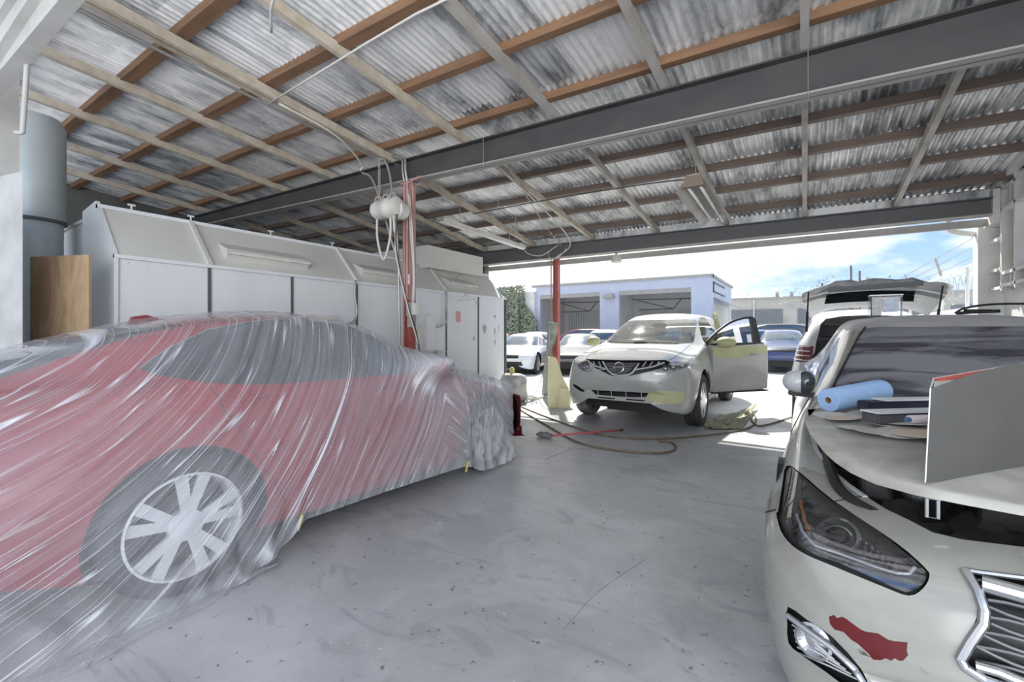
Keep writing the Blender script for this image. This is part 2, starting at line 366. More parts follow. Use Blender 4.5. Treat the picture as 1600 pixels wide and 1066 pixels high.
for i, x in enumerate(RX):
    bm = B(); wd = .05 if x > -4 else .06
    bar(bm, (x, -.5, zr(x, -.5)), (x, 3.9, zr(x, 3.9)), wd, .085); bar(bm, (x, 3.9, zr(x, 3.9)), (x, 7.7, zr(x, 7.7)), wd, .085)
    if i == 5:
        bar(bm, (x+.11, -.5, zr(x, -.5)-.02), (x+.11, 3.9, zr(x, 3.9)-.02), .045, .085)
    put('roof_rafter', bm, M['grey_timber'] if x > -2.5 else M['white_timber'], label='%s sloping painted rafter counted from the white steel framed wall' % ORD[i], cat='rafter', group='painted rafters under the corrugated roof')
PY = [.15, .85, 1.55, 2.27, 2.95, 3.68, 4.35, 5.03, 5.70, 6.39, 7.15, 7.62]
for i, y in enumerate(PY):
    bm = B(); bar(bm, (-10.9, y, zr(-10.9, y)+.075), (2.1, y, zr(2.1, y)+.075), .10 if i in (1, 2, 3) else .075, .075)
    put('roof_purlin', bm, M['brown_timber'] if y < 4.0 else M['dark_timber'], label='%s brown timber purlin carrying the corrugated roof, counted from the yard side' % ORD[len(PY)-1-i], cat='purlin', group='brown purlins across the rafters')
# steel beams
def ibeam(Y, tz, bz, xa, xb, name, label, fl=.07, paint='steel_dark'):
    t = thing(name, ((xa+xb)/2, Y, bz((xa+xb)/2)), label, 'beam')
    bm = B(); quadbox(bm, [(xa, Y, bz(xa)), (xb, Y, bz(xb)), (xb, Y, tz(xb)), (xa, Y, tz(xa))], (0, 1, 0), .012); put('web', bm, M[paint], t)
    bm = B(); quadbox(bm, [(xa, Y-fl, bz(xa)), (xb, Y-fl, bz(xb)), (xb, Y+fl, bz(xb)), (xa, Y+fl, bz(xa))], (0, 0, 1), .014); put('bottom_flange', bm, M['steel_pale'], t)
    bm = B(); quadbox(bm, [(xa, Y-fl, tz(xa)-.014), (xb, Y-fl, tz(xb)-.014), (xb, Y+fl, tz(xb)-.014), (xa, Y+fl, tz(xa)-.014)], (0, 0, 1), .014); put('top_flange', bm, M[paint], t)
    return t
ib1 = ibeam(3.9, lambda x: 3.356-.027*x, lambda x: 3.04-.0365*x, -10.5, 2.0, 'steel_beam', 'deep dark grey steel beam crossing the shop on the red post with conduits')
for xx in (-2.9, .02): 
    bm = B(); tube(bm, [(xx, 3.82, 3.35-.027*xx), (xx, 3.82, 3.0-.0365*xx)], .003, 6); put('strap_wire', bm, M['conduit'], ib1)
ib2 = ibeam(7.5, lambda x: 2.934-.0143*x, lambda x: 2.707-.004*x, -7.6, 1.84, 'steel_beam', 'dark grey steel beam over the yard opening', .08, 'steel_hazed')
bm = B(); quadbox(bm, [(-7.6, 7.62, 2.72), (2.0, 7.62, 2.69), (2.0, 7.62, 2.60), (-7.6, 7.62, 2.63)], (0, 1, 0), .05)
struct('trim_1', bm, M['steel_pale'])
bm = B(); quadbox(bm, [(-7.6, 7.56, 3.04), (2.0, 7.56, 2.90), (2.0, 7.56, 3.03), (-7.6, 7.56, 3.18)], (0, 1, 0), .02); struct('trim_4', bm, M['roof'])

# side walls
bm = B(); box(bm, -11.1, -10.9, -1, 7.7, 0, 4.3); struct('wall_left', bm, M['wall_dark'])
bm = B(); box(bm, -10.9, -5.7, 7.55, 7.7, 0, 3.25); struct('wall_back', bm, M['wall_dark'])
bm = B()
box(bm, 2.0, 2.15, 1.0, 7.7, 0, 1.86)                                 # masonry below the framing
box(bm, 1.99, 2.15, 1.0, 4.4, 1.86, 3.3)
struct('wall_right', bm, M['white_paint'])
# white steel framing: posts, rails and deep webs, around the barred window
def frame():
    bm = B()
    for y in (7.02, 7.42, 7.92): box(bm, 1.90, 2.08, y-.02, y+.02, 1.80, 3.08)
    for z0 in (1.84, 2.06, 2.42, 2.80, 3.05): box(bm, 1.90, 2.08, 7.42, 7.94, z0-.018, z0+.018)
    box(bm, 2.06, 2.10, 7.42, 7.94, 1.8, 3.1)
    for z0 in (1.86, 2.0): box(bm, 1.90, 2.08, 4.4, 7.42, z0-.018, z0+.018)
    for z0 in (2.74, 2.98): box(bm, 1.90, 2.08, 4.4, 7.42, z0-.018, z0+.018)
    for y in (6.1, 6.4, 6.72, 7.22): box(bm, 1.92, 2.08, y-.012, y+.012, 1.86, 2.0); box(bm, 1.92, 2.08, y-.012, y+.012, 2.74, 2.98)
    box(bm, 2.06, 2.10, 4.4, 7.42, 2.74, 3.15); box(bm, 2.06, 2.10, 4.4, 7.42, 1.8, 2.02)
    return bm
struct('trim_2', frame(), M['white_paint'])
bm = B(); quadbox(bm, [(1.86, 7.7, 3.0), (1.86, .5, 3.66), (1.86, .5, 3.80), (1.86, 7.7, 3.14)], (1, 0, 0), .06); struct('trim_3', bm, M['white_paint'])
wt = B()
for y in (5.2, 6.3, 7.36): box(wt, 2.0, 2.07, y-.03, y+.03, 2.02, 2.74)
for z in (2.04, 2.72): box(wt, 2.0, 2.07, 5.2, 7.38, z-.02, z+.02)
w1 = struct('window_1', wt, M['grey_timber'])
bm = B(); box(bm, 2.045, 2.05, 5.2, 7.38, 2.03, 2.73); put('window_pane', bm, M['lens'], w1)
bm = B()
for k in range(9):
    y = 5.3+k*.26
    tube(bm, [(2.02, y, 2.02), (2.02, y+.12, 2.2), (2.02, y, 2.38), (2.02, y+.12, 2.56), (2.02, y, 2.74)], .006, 5)
put('window_bar', bm, M['white_paint'], w1)
# corner column at the yard side
t = thing('white_column', (1.92, 7.95, 0), 'white painted column at the corner of the yard opening beside the barred window', 'column')
bm = B(); box(bm, 1.80, 2.06, 7.80, 8.0, 0, 2.66); put('shaft', bm, M['white_paint'], t)
bm = B(); box(bm, 1.84, 1.98, 7.44, 7.78, 2.60, 3.0); put('cap', bm, M['white_paint'], t)
# rain pipe
bm = B(); tube(bm, smoothpts([(1.55, 7.82, 2.98), (1.55, 7.84, 2.66), (1.62, 7.86, 2.60), (1.80, 7.9, 2.56)], 5), .035, 10)
put('rain_pipe', bm, M['white_paint'], label='short white rain pipe elbow under the roof edge by the white column', cat='pipe', smooth=True)

# masonry pillar and post by the entrance (photographer's bay)
bm = B(); quadbox(bm, [(-5.9, .50, 0), (-4.86, .735, 0), (-4.86, .735, 2.52), (-5.9, .50, 2.52)], (-.986, .145, 0), .35)
put('masonry_pillar', bm, M['old_white'], label='thick rough white painted masonry pillar next to the plywood board', cat='pillar')
a = at(-30, 272, 3.6); bm = B(); pa = at(-8, 272, 3.5); bar(bm, (pa.x, pa.y, 2.52), (pa.x, pa.y, 3.70), .16, .12, up=Vector((0, 1, 0)))
put('wooden_post', bm, M['old_white'], label='white post standing on the masonry pillar', cat='post')
t = thing('door_header', at(60, 60, 3.0), 'pale grooved diagonal timber header at the top corner over the masonry pillar', 'beam')
for k, (p0, p1) in enumerate((((-70, 150), (70, -60)), ((-45, 165), (95, -50)), ((-15, 150), (130, -20)))):
    bm = B(); bar(bm, at(*p0, 3.0), at(*p1, 2.6), .085, .12); put('board', bm, M['old_white'], t)
bm = B(); tube(bm, smoothpts([at(44, 60, 2.9), at(41, 120, 2.9), at(36, 196, 2.9), at(34, 207, 2.9), at(24, 207, 2.9)], 4), .014, 10)
put('hanging_pipe', bm, M['old_white'], label='thin white pipe hanging down in front of the pale blue duct, bent at its end', cat='pipe', smooth=True)
# duct
c = at(53, 300, 4.5); t = thing('exhaust_duct', (c.x, c.y, 0), 'tall pale blue cylindrical exhaust duct behind the plywood board', 'duct')
bm = B(); lathe(bm, [(.235, 2.44), (.235, 3.42), (.20, 3.50), (.08, 3.54)], (c.x, c.y, 0), 'z', 40); put('upper_duct', bm, M['duct'], t, smooth=False); autosmooth(t.children[0])
bm = B(); lathe(bm, [(.215, .0), (.215, 2.46)], (c.x, c.y, 0), 'z', 40); autosmooth(put('lower_duct', bm, M['duct'], t))
bm = B(); lathe(bm, [(.243, 2.43), (.243, 2.46)], (c.x, c.y, 0), 'z', 40, True); autosmooth(put('clamp_ring', bm, M['seam'], t))
# plywood
bm = B(); quadbox(bm, [(-5.40, .86, 0), (-4.86, 1.10, 0), (-4.86, 1.10, 1.95), (-5.40, .86, 1.95)], (-.4, .9, 0), .02)
put('plywood_board', bm, M['plywood'], label='upright bare plywood board between the masonry pillar and the spray booth', cat='board')
# ------------------------------------------------------------------ spray booth
t = thing('spray_booth', (-5.9, 4.3, 0), 'long white spray booth with sloping lit shoulder behind the film covered car', 'booth')
BX, BT, ZT1, ZT2, Y0, Y1 = -5.0, -5.45, 1.985, 2.47, 1.31, 7.30
ys = [Y0, 2.03, 2.89, 3.785, 4.80, 5.56, 6.43, Y1]
for a, b in zip(ys, ys[1:]):
    bm = B(); box(bm, BX-.05, BX, a+.012, b-.012, 0.0, ZT1)
    for k in range(5): 
        yy = a+.07+k*(b-a-.14)/4; box(bm, BX, BX+.006, yy-.008, yy+.008, ZT1-.06, ZT1-.045)
    put('wall_panel', bm, M['booth'], t)
bm = B(); box(bm, BX-.07, BX-.045, Y0, Y1, 0, ZT1)
for y in ys[1:-1]: box(bm, BX-.05, BX+.012, y-.014, y+.014, 0, ZT1)
put('panel_joint', bm, M['seam'], t)
bm = B(); box(bm, BX-.04, BX+.02, Y1-.01, Y1+.03, 0, ZT1); put('corner_post', bm, M['seam'], t)
bm = B(); quadbox(bm, [(BX+.012, Y0, ZT1), (BX+.012, Y1, ZT1), (BT, Y1, ZT2), (BT, Y0, ZT2)], (-.5, 0, -.5), .04); put('sloping_shoulder', bm, M['booth_top'], t)
bm = B(); quadbox(bm, [(BX+.03, Y0-.02, ZT1-.02), (BX+.03, Y1+.02, ZT1-.02), (BX+.03, Y1+.02, ZT1+.012), (BX+.03, Y0-.02, ZT1+.012)], (-1, 0, 0), .04)
quadbox(bm, [(BT+.02, Y0-.02, ZT2), (BT+.02, Y1+.02, ZT2), (BT+.02, Y1+.02, ZT2+.035), (BT+.02, Y0-.02, ZT2+.035)], (-1, 0, 0), .06); put('edge_trim', bm, M['booth'], t)
for y in (2.03, 3.785, 5.56): 
    bm = B(); quadbox(bm, [(BX+.014, y-.02, ZT1), (BX+.014, y+.02, ZT1), (BT+.01, y+.02, ZT2), (BT+.01, y-.02, ZT2)], (.7, 0, .7), .035); put('shoulder_rib', bm, M['booth_top'], t)
# end wall with the same slanted outline, set-back rear half
bm = B(); quadbox(bm, [(BX, Y0-.02, 0), (-5.9, Y0-.02, 0), (-5.9, Y0-.02, 2.50), (BT-.04, Y0-.02, 2.54), (BX+.02, Y0-.02, ZT1+.01)], (0, 1, 0), .03); put('end_wall', bm, M['booth'], t)
bm = B(); quadbox(bm, [(-5.9, Y0+.05, 0), (-7.0, Y0+.05, 0), (-7.0, Y0+.05, 2.42), (-5.9, Y0+.05, 2.50)], (0, 1, 0), .03); put('end_wall', bm, M['booth'], t)
bm = B(); quadbox(bm, [(BX, Y1, 0), (-7, Y1, 0), (-7, Y1, 2.45), (BT, Y1, ZT2), (BX, Y1, ZT1)], (0, -1, 0), .03); put('end_wall', bm, M['booth'], t)
bm = B(); box(bm, -7.0, BT, Y0+.03, Y1-.03, ZT2-.03, ZT2); put('booth_roof', bm, M['booth_top'], t)
bm = B(); box(bm, -7.0, -5.22, 5.36, 6.86, 2.40, 2.77); put('filter_housing', bm, M['booth_top'], t)
D = Vector((BT-BX, 0, ZT2-ZT1)); nrm = Vector((ZT2-ZT1, 0, BX-BT)).normalized()
for (ya, yb) in ((2.22, 3.14), (3.93, 4.62), (5.70, 6.45)):
    bm = B()
    def sp_(y, k, h): return Vector((BX, y, ZT1))+D*k+nrm*h
    v = [sp_(ya, .22, 0), sp_(yb, .22, 0), sp_(yb, .62, 0), sp_(ya, .62, 0)]
    q = [sp_(ya, .22, .10), sp_(yb, .22, .10), sp_(yb, .30, .10), sp_(ya, .30, .10)]
    V = [bm.verts.new(x) for x in v+q]
    for f in ((4, 5, 6, 7), (0, 1, 5, 4), (2, 3, 7, 6), (3, 0, 4, 7), (1, 2, 6, 5)): bm.faces.new([V[i] for i in f])
    bmesh.ops.recalc_face_normals(bm, faces=bm.faces); lf = put('light_housing', bm, M['booth_top'], t)
    bm = B(); bar(bm, sp_(ya, .20, .085), sp_(yb, .20, .085), .035, .025); put('lamp_rim', bm, M['lamp_white'], lf)
bm = B(); box(bm, BX, BX+.10, 3.0, 3.40, 1.30, 1.53); autosmooth(put('control_box', bm, M['lamp_white'], t))
bm = B(); box(bm, BX, BX+.14, 4.92, 5.16, 1.02, 1.60); 
cb = put('control_box', bm, M['lamp_white'], t, label='tall control box with cover plate')
bm = B(); box(bm, BX+.14, BX+.15, 4.94, 5.14, 1.05, 1.57); put('box_cover', bm, M['booth'], cb)
bm = B(); box(bm, BX+.0, BX+.03, 5.02, 5.56, .985, 1.0); box(bm, BX, BX+.04, 5.3, 5.42, .96, 1.02); put('conduit_pipe', bm, M['conduit'], t)
for yy in (3.72, 5.50):
    bm = B(); tube(bm, smoothpts([(BX+.04, yy+.02, ZT1+.02), (BX+.05, yy, 1.8), (BX+.05, yy+.03, 1.6), (BX+.05, yy-.02, 1.46), (BX+.04, yy-.2, 1.40), (BX+.04, yy-.34, 1.43)], 6), .015, 8); put('flexible_conduit', bm, M['conduit'], t, smooth=True)
bm = B(); box(bm, BX, BX+.004, 5.80, 5.93, 1.49, 1.68); put('notice', bm, flat('faded_red_notice', (.62, .33, .31), .6), t, label='faded red notice')
for (yy, zz, ry, rz_) in ((6.62, 1.38, .055, .08), (6.30, 1.2, .02, .05), (6.95, 1.62, .03, .03), (6.95, 1.33, .015, .07), (7.08, 1.4, .012, .06), (6.96, 1.12, .015, .06)):
    bm = B(); vs = [bm.verts.new((BX+.004, yy+ry*math.cos(a)*(1+.25*math.sin(3*a)), zz+rz_*math.sin(a)*(1+.2*math.cos(5*a)))) for a in [k*PI/10 for k in range(20)]]
    bm.faces.new(vs); put('dirt_mark', bm, flat('grey_smear', (.33, .34, .35), .6), t)
for k, yy in enumerate((1.55, 2.05, 2.9, 3.75, 4.6)):
    bm = B(); tube(bm, [(BT-.03, yy, ZT2+.03), (BT-.03, yy, ZT2+.09)], .008, 8); tube(bm, [(BT-.03, yy-.03, ZT2+.09), (BT-.03, yy+.03, ZT2+.09)], .01, 8); put('hold_down_bolt', bm, M['lamp_white'], t)
# coat hanger on a booth lamp
bm = B(); hx = BX+.16
tube(bm, smoothpts([(hx-.05, 5.66, 2.20), (hx, 5.72, 2.28), (hx, 5.84, 2.24), (hx, 5.88, 2.08), (hx, 5.87, 1.95)], 5), .006, 6)
tube(bm, [(hx, 5.87, 1.95), (hx, 5.66, 1.84), (hx, 6.12, 1.90), (hx, 5.87, 1.95)], .005, 6); tube(bm, [(hx, 6.12, 1.90), (hx, 6.2, 1.78)], .004, 6)
put('wire_hanger', bm, M['conduit'], label='thin wire hanger hooked on the last booth light housing', cat='hanger')

# ------------------------------------------------------------------ posts
def post(px, py, zt, name, label):
    t = thing(name, (px, py, 0), label, 'post')
    bm = B(); box(bm, px-.045, px+.045, py-.005, py+.005, 0, zt); box(bm, px-.05, px-.04, py-.05, py+.05, 0, zt); box(bm, px+.04, px+.05, py-.05, py+.05, 0, zt)
    return t, bm
t1, bm = post(-4.11, 3.9, 1.72, 'red_post', 'dusty red steel post with conduits under the deep beam')
put('post_shaft', bm, M['red_paint'], t1)
bm = B(); box(bm, -4.155, -4.065, 3.895, 3.905, 1.72, 3.16); box(bm, -4.16, -4.15, 3.85, 3.95, 1.72, 3.16); box(bm, -4.07, -4.06, 3.85, 3.95, 1.72, 3.16); put('upper_shaft', bm, M['pink_dust'], t1, label='dusty pink upper shaft')
bm = B(); box(bm, -4.19, -4.03, 3.82, 3.98, 3.15, 3.17); put('top_plate', bm, M['pink_dust'], t1)
for k, (dx, dy, zb, zt, mm, r) in enumerate(((-.085, -.02, .6, 3.18, 'pink_dust', .014), (-.02, -.07, 1.75, 3.18, 'pink_dust', .013), (.03, -.075, 1.72, 3.18, 'pink_dust', .016), (.085, -.03, 1.62, 3.10, 'pink_dust', .014))):
    bm = B(); q = [(-4.11+dx, 3.9+dy, zb), (-4.11+dx, 3.9+dy, zt)]
    if k in (1, 2):
        g_ = B(); tube(g_, smoothpts([(-4.11+dx, 3.83, 3.16), (-4.11+dx, 3.8, 3.3), (-4.13+dx, 3.8, 3.45), (-4.3+dx, 3.8, 3.53)], 5), r, 8); put('grey_riser', g_, M['conduit'], t1, smooth=True)
    if k == 3: q += [(-4.0, 3.82, 3.17), (-3.85, 3.82, 3.19)]
    tube(bm, q, r, 10); autosmooth(put('conduit', bm, M[mm], t1))
bm = B(); box(bm, -4.06, -3.98, 3.79, 3.85, 1.52, 1.68); put('junction_box', bm, M['conduit'], t1)
bm = B(); box(bm, -3.97, -3.90, 3.79, 3.85, 1.53, 1.67); put('junction_box', bm, M['lamp_white'], t1)
bm = B(); box(bm, -4.02, -3.94, 3.77, 3.82, 1.38, 1.53); put('power_socket', bm, M['steel_pale'], t1)
for k, (x0, z0) in enumerate(((-3.96, 2.98), (-3.93, 2.9))):
    bm = B(); tube(bm, smoothpts([(x0-.1, 3.82, z0+.1), (x0-.03, 3.80, 2.5), (x0+.03-.02*k, 3.79, 2.0), (x0-.01, 3.80, 1.66)], 6), .009, 8); put('drop_cable', bm, M['cable_white'], t1, smooth=True)
bm = B(); box(bm, -4.03, -4.0, 3.79, 3.80, 1.9, 2.02); put('cable_strap', bm, M['lamp_white'], t1)
t2, bm = post(-3.945, 7.5, 2.71, 'red_post', 'thin red steel post rising from the cream guard at the yard opening')
put('post_shaft', bm, noisy('salmon_red_paint', (.50, .16, .13), (.42, .11, .09), 6, (.4, .6)), t2)
bm = B(); tube(bm, [(-4.02, 7.42, .9), (-4.02, 7.42, 2.72)], .012, 8); autosmooth(put('conduit', bm, M['pink_dust'], t2))
# cream column guard: wedge with a stepped foot
bm = B(); P0 = Vector((-3.72, 6.80, 0)); ux = Vector((.83, .55, 0))
prof = [(-.02, 0), (.34, 0), (.36, .30), (.24, .52), (.13, .86), (-.02, .88)]
quadbox(bm, [P0+ux*a+Vector((0, 0, b)) for a, b in prof], (-.45, .80, 0), .55)
t = put('post_guard', bm, M['cream'], label='cream yellow wedge shaped guard around the foot of the thin red post', cat='guard')
bm = B(); quadbox(bm, [P0+ux*a+Vector((.0, -.06, b)) for a, b in ((.19, 0), (.36, 0), (.40, .30), (.21, .36))], (-.1, .9, 0), .12); put('guard_foot', bm, M['cream'], t)

# ------------------------------------------------------------------ hoist with ropes
H0 = onY(604, 326, 3.55)
t = thing('electric_hoist', (H0.x, H0.y, H0.z), 'whitish electric hoist with rope loops hanging under the deep beam', 'hoist')
bm = B(); lathe(bm, [(.05, -.20), (.10, -.18), (.115, -.10), (.105, -.02), (.12, .0), (.12, .10), (.105, .12), (.11, .19), (.07, .22)], H0, 'x', 28); autosmooth(put('drum', bm, M['lamp_white'], t), 50)
bm = B(); lathe(bm, [(.09, 0), (.12, .03), (.10, .16), (.04, .18)], H0+Vector((.12, .0, -.02)), 'y', 24); autosmooth(put('motor', bm, M['lamp_white'], t), 50)
for dx in (-.15, -.02, .1):
    bm = B(); q = H0+Vector((dx, 0, .12)); tube(bm, [q+Vector((.05*math.cos(a), 0, .05*math.sin(a))) for a in [k*PI/8 for k in range(16)]], .012, 8, closed=True); put('shackle', bm, M['steel_pale'], t, smooth=True)
bm = B()
for k in range(9):
    z = H0.z+.16+k*.055; q = Vector((H0.x-.13, H0.y, z)); tube(bm, [q+Vector(((.014*math.cos(a) if k % 2 else 0), (0 if k % 2 else .014*math.cos(a)), .032*math.sin(a))) for a in [j*PI/5 for j in range(10)]], .005, 5, closed=True)
put('chain', bm, M['steel_pale'], t)
bm = B(); tube(bm, smoothpts([H0+Vector((-.17, 0, -.08)), H0+Vector((-.16, 0, -.35)), H0+Vector((-.05, 0, -.60)), H0+Vector((.06, 0, -.35)), H0+Vector((.07, 0, -.10))], 8), .014, 8); put('rope_loop', bm, M['cable_white'], t, smooth=True)
for k, (mm, q) in enumerate((('cable_dark', [(.20, -.02, -.1), (.17, 0, -.5), (.24, .1, -1.1), (.30, .2, -1.5), (.38, .2, -1.9)]), ('cable_white', [(.14, -.02, -.1), (.15, 0, -.3), (.17, 0, -.6), (.26, .1, -1.2), (.32, .2, -1.6)]), ('cable_white', [(.11, 0, -.1), (.135, 0, -.3), (.12, 0, -.12)]))):
    bm = B(); tube(bm, smoothpts([H0+Vector(x) for x in q], 6), .009, 7); put('hanging_cable', bm, M[mm], t, smooth=True)
# conduits and cables on the roof timbers
def cable(pts, r, mat, label, cat='cable', name='cable', k=5):
    bm = B(); tube(bm, smoothpts(pts, k), r, 8); return put(name, bm, M[mat], label=label, cat=cat, smooth=True)
def rz(x, y, d=-.03): return (x, y, zr(x, y)+d)
cable([rz(-4.52, .4), rz(-4.5, 2.0), rz(-4.43, 3.5), (-4.32, 3.7, 3.42), (-4.24, 3.74, 3.0), (-4.2, 3.78, 2.4), (-4.19, 3.8, 1.5), (-4.2, 3.82, .8)], .015, 'conduit', 'grey conduit running along the doubled rafter and bending down at the red post', 'conduit', 'roof_conduit')
cable([rz(-4.33, 2.37, -.04), rz(-4.33, 3.0, -.06), (-4.6, 3.55, 3.42), (-4.68, 3.60, 3.36)], .012, 'cable_white', 'white conduit leaving the doubled rafter towards the hoist', 'conduit', 'roof_conduit')
cable([(-4.68, 3.62, 3.34), (-4.52, 3.64, 3.25), (-4.38, 3.66, 2.95), (-4.2, 3.7, 2.4), (-4.16, 3.76, 2.2)], .014, 'conduit', 'grey bent conduit swinging from the deep beam past the hoist', 'conduit', 'roof_conduit')
cable([onz(418, 163, 3.60), onz(650, 22, 3.57), onz(740, -10, 3.52)], .009, 'cable_white', 'thin white pipe crossing the rafters from the doubled rafter', 'pipe', 'roof_pipe', 3)
cable([onz(424, 50, 3.52), onz(424, 12, 3.5), onz(436, -20, 3.5)], .010, 'white_paint', 'short thin white pipe stub dangling from the corrugated roof', 'pipe', 'roof_pipe', 3)
cable([(-3.9, 4.9, 2.99), (-2.5, 5.0, 3.02), (-1.3, 5.15, 3.03), (-.95, 5.25, 3.0)], .008, 'cable_dark', 'dark straight cable strung to the open fluorescent fixture', 'cable', 'roof_cable')
cable([(-4.05, 7.36, 2.83), (-3.98, 7.3, 2.70), (-3.84, 7.28, 2.68), (-3.70, 7.3, 2.78), (-3.66, 7.34, 2.86)], .008, 'cable_white', 'slack white cable loop at the head of the thin red post')
cable([rz(-3.1, 4.2), rz(-3.25, 5.6), rz(-3.45, 6.9), (-3.6, 7.35, 2.88), (-3.9, 7.38, 2.72)], .011, 'cable_white', 'white conduit along a rafter to the thin red post', 'conduit', 'roof_conduit')
cable([rz(-2.95, 4.2, .0), rz(-3.3, 5.4, -.02), rz(-3.65, 6.6, -.02), (-3.75, 7.3, 2.93)], .009, 'white_timber', 'slim white lath between two rafters above the yard beam', 'lath', 'roof_lath', 2)
for k, (x, y) in enumerate(((-4.1, 5.0), (-3.75, 5.3), (-3.9, 6.0))):
    bm = B(); z = zr(x, y); tube(bm, [(x, y, z), (x, y, z-.22)], .005, 5); put('wire_hook', bm, M['conduit'], label=['thin wire hook above the closed lamp, nearest the red post with conduits', 'thin wire hook beside the closed lamp, between the other two hooks', 'thin wire hook over the far half of the closed lamp'][k], cat='hook', group='wire hooks above the closed lamp')
cable([(-3.7, 6.35, 2.98), (-3.55, 6.45, 2.9), (-3.4, 6.4, 2.93), (-3.5, 6.3, 2.98)], .008, 'cable_dark', 'small coil of dark wire caught under a purlin beyond the closed lamp')

# ------------------------------------------------------------------ fluorescent lamps
t = thing('fluorescent_lamp', (-4.3, 5.9, 2.85), 'long slim closed fluorescent lamp on a rafter near the booth', 'lamp')
a = onY(688, 346, 5.0); b = onY(818, 389, 6.95)
bm = B(); bar(bm, a, b, .13, .055); put('lamp_body', bm, M['lamp_white'], t)
bm = B(); bar(bm, a-Vector((0, 0, .012)), b-Vector((0, 0, .012)), .05, .02); put('tube', bm, M['tube_lamp'], t)
bm = B(); d = (b-a).normalized(); bar(bm, a-d*.01, a+d*.01, .14, .065, off=-.005); put('end_cap', bm, M['steel_pale'], t)
for q in (.2, .8):
    c_ = a+(b-a)*q; bm = B(); tube(bm, [c_, (c_.x, c_.y, zr(c_.x, c_.y)+.06)], .006, 6); put('hanger_rod', bm, M['conduit'], t)
cable([b, b+Vector((.1, .02, -.10)), b+Vector((.32, .1, -.14)), b+Vector((.5, .2, -.02)), b+Vector((.6, .25, .06))], .007, 'cable_white', 'white lead drooping from the closed lamp to the yard beam')
a = onY(1083, 287, 4.55); b = onY(1122, 345, 5.95)
t = thing('fluorescent_lamp', (a+b)/2, 'wide open fluorescent fixture with two tubes and wing reflector hanging below a rafter', 'lamp')
def lp(s, k, h):   # along, across, up
    d = b-a; sx = d.cross(Vector((0, 0, 1))).normalized(); return a+d*k+sx*s+Vector((0, 0, h))
bm = B(); V = []
secs = [(-.17, -.055), (-.16, -.05), (-.085, .03), (.085, .03), (.16, -.05), (.17, -.055)]
R0 = [bm.verts.new(lp(s, 0, h)) for s, h in secs]; R1 = [bm.verts.new(lp(s, 1, h)) for s, h in secs]
for i in range(5): bm.faces.new((R0[i], R0[i+1], R1[i+1], R1[i]))
bmesh.ops.solidify(bm, geom=bm.faces[:], thickness=.006); put('reflector', bm, M['lamp_white'], t)
bm = B(); quadbox(bm, [lp(-.06, 0, .035), lp(.06, 0, .035), lp(.06, 0, .09), lp(-.06, 0, .09)], (b-a), 1.0); put('ballast_box', bm, M['lamp_white'], t)
bm = B(); quadbox(bm, [lp(-.10, -.01, -.03), lp(.10, -.01, -.03), lp(.07, -.01, .08), lp(-.07, -.01, .08)], (b-a), .03); put('end_cap', bm, flat('rusty_end', (.22, .17, .13), .7), t, label='brown end cap')
for s in (-.055, .055):
    bm = B(); tube(bm, [lp(s, .03, -.015), lp(s, .98, -.015)], .014, 12); put('tube', bm, M['tube_lamp'], t, smooth=True)
for k in (.1, .9):
    p_ = lp(0, k, .08); bm = B(); tube(bm, [p_, (p_.x-.03, p_.y, zr(p_.x, p_.y)+.06)], .004, 5); put('hanger_wire', bm, M['conduit'], t)
# small floodlight on the yard beam
c = onY(963, 403, 7.45)
t = thing('flood_lamp', c, 'small white floodlight fixed under the yard beam, above the white suv with open door', 'lamp')
bm = B(); lathe(bm, [(.09, -.07), (.085, -.02), (.06, .05)], c, 'z', 20); autosmooth(put('lamp_body', bm, M['lamp_white'], t)); bm = B(); lathe(bm, [(.08, -.085), (.09, -.07)], c, 'z', 20); put('lamp_glass', bm, M['tube_lamp'], t)
bm = B(); box(bm, c.x-.015, c.x+.015, c.y-.015, c.y+.015, c.z+.04, 2.72); put('lamp_bracket', bm, M['steel_pale'], t)
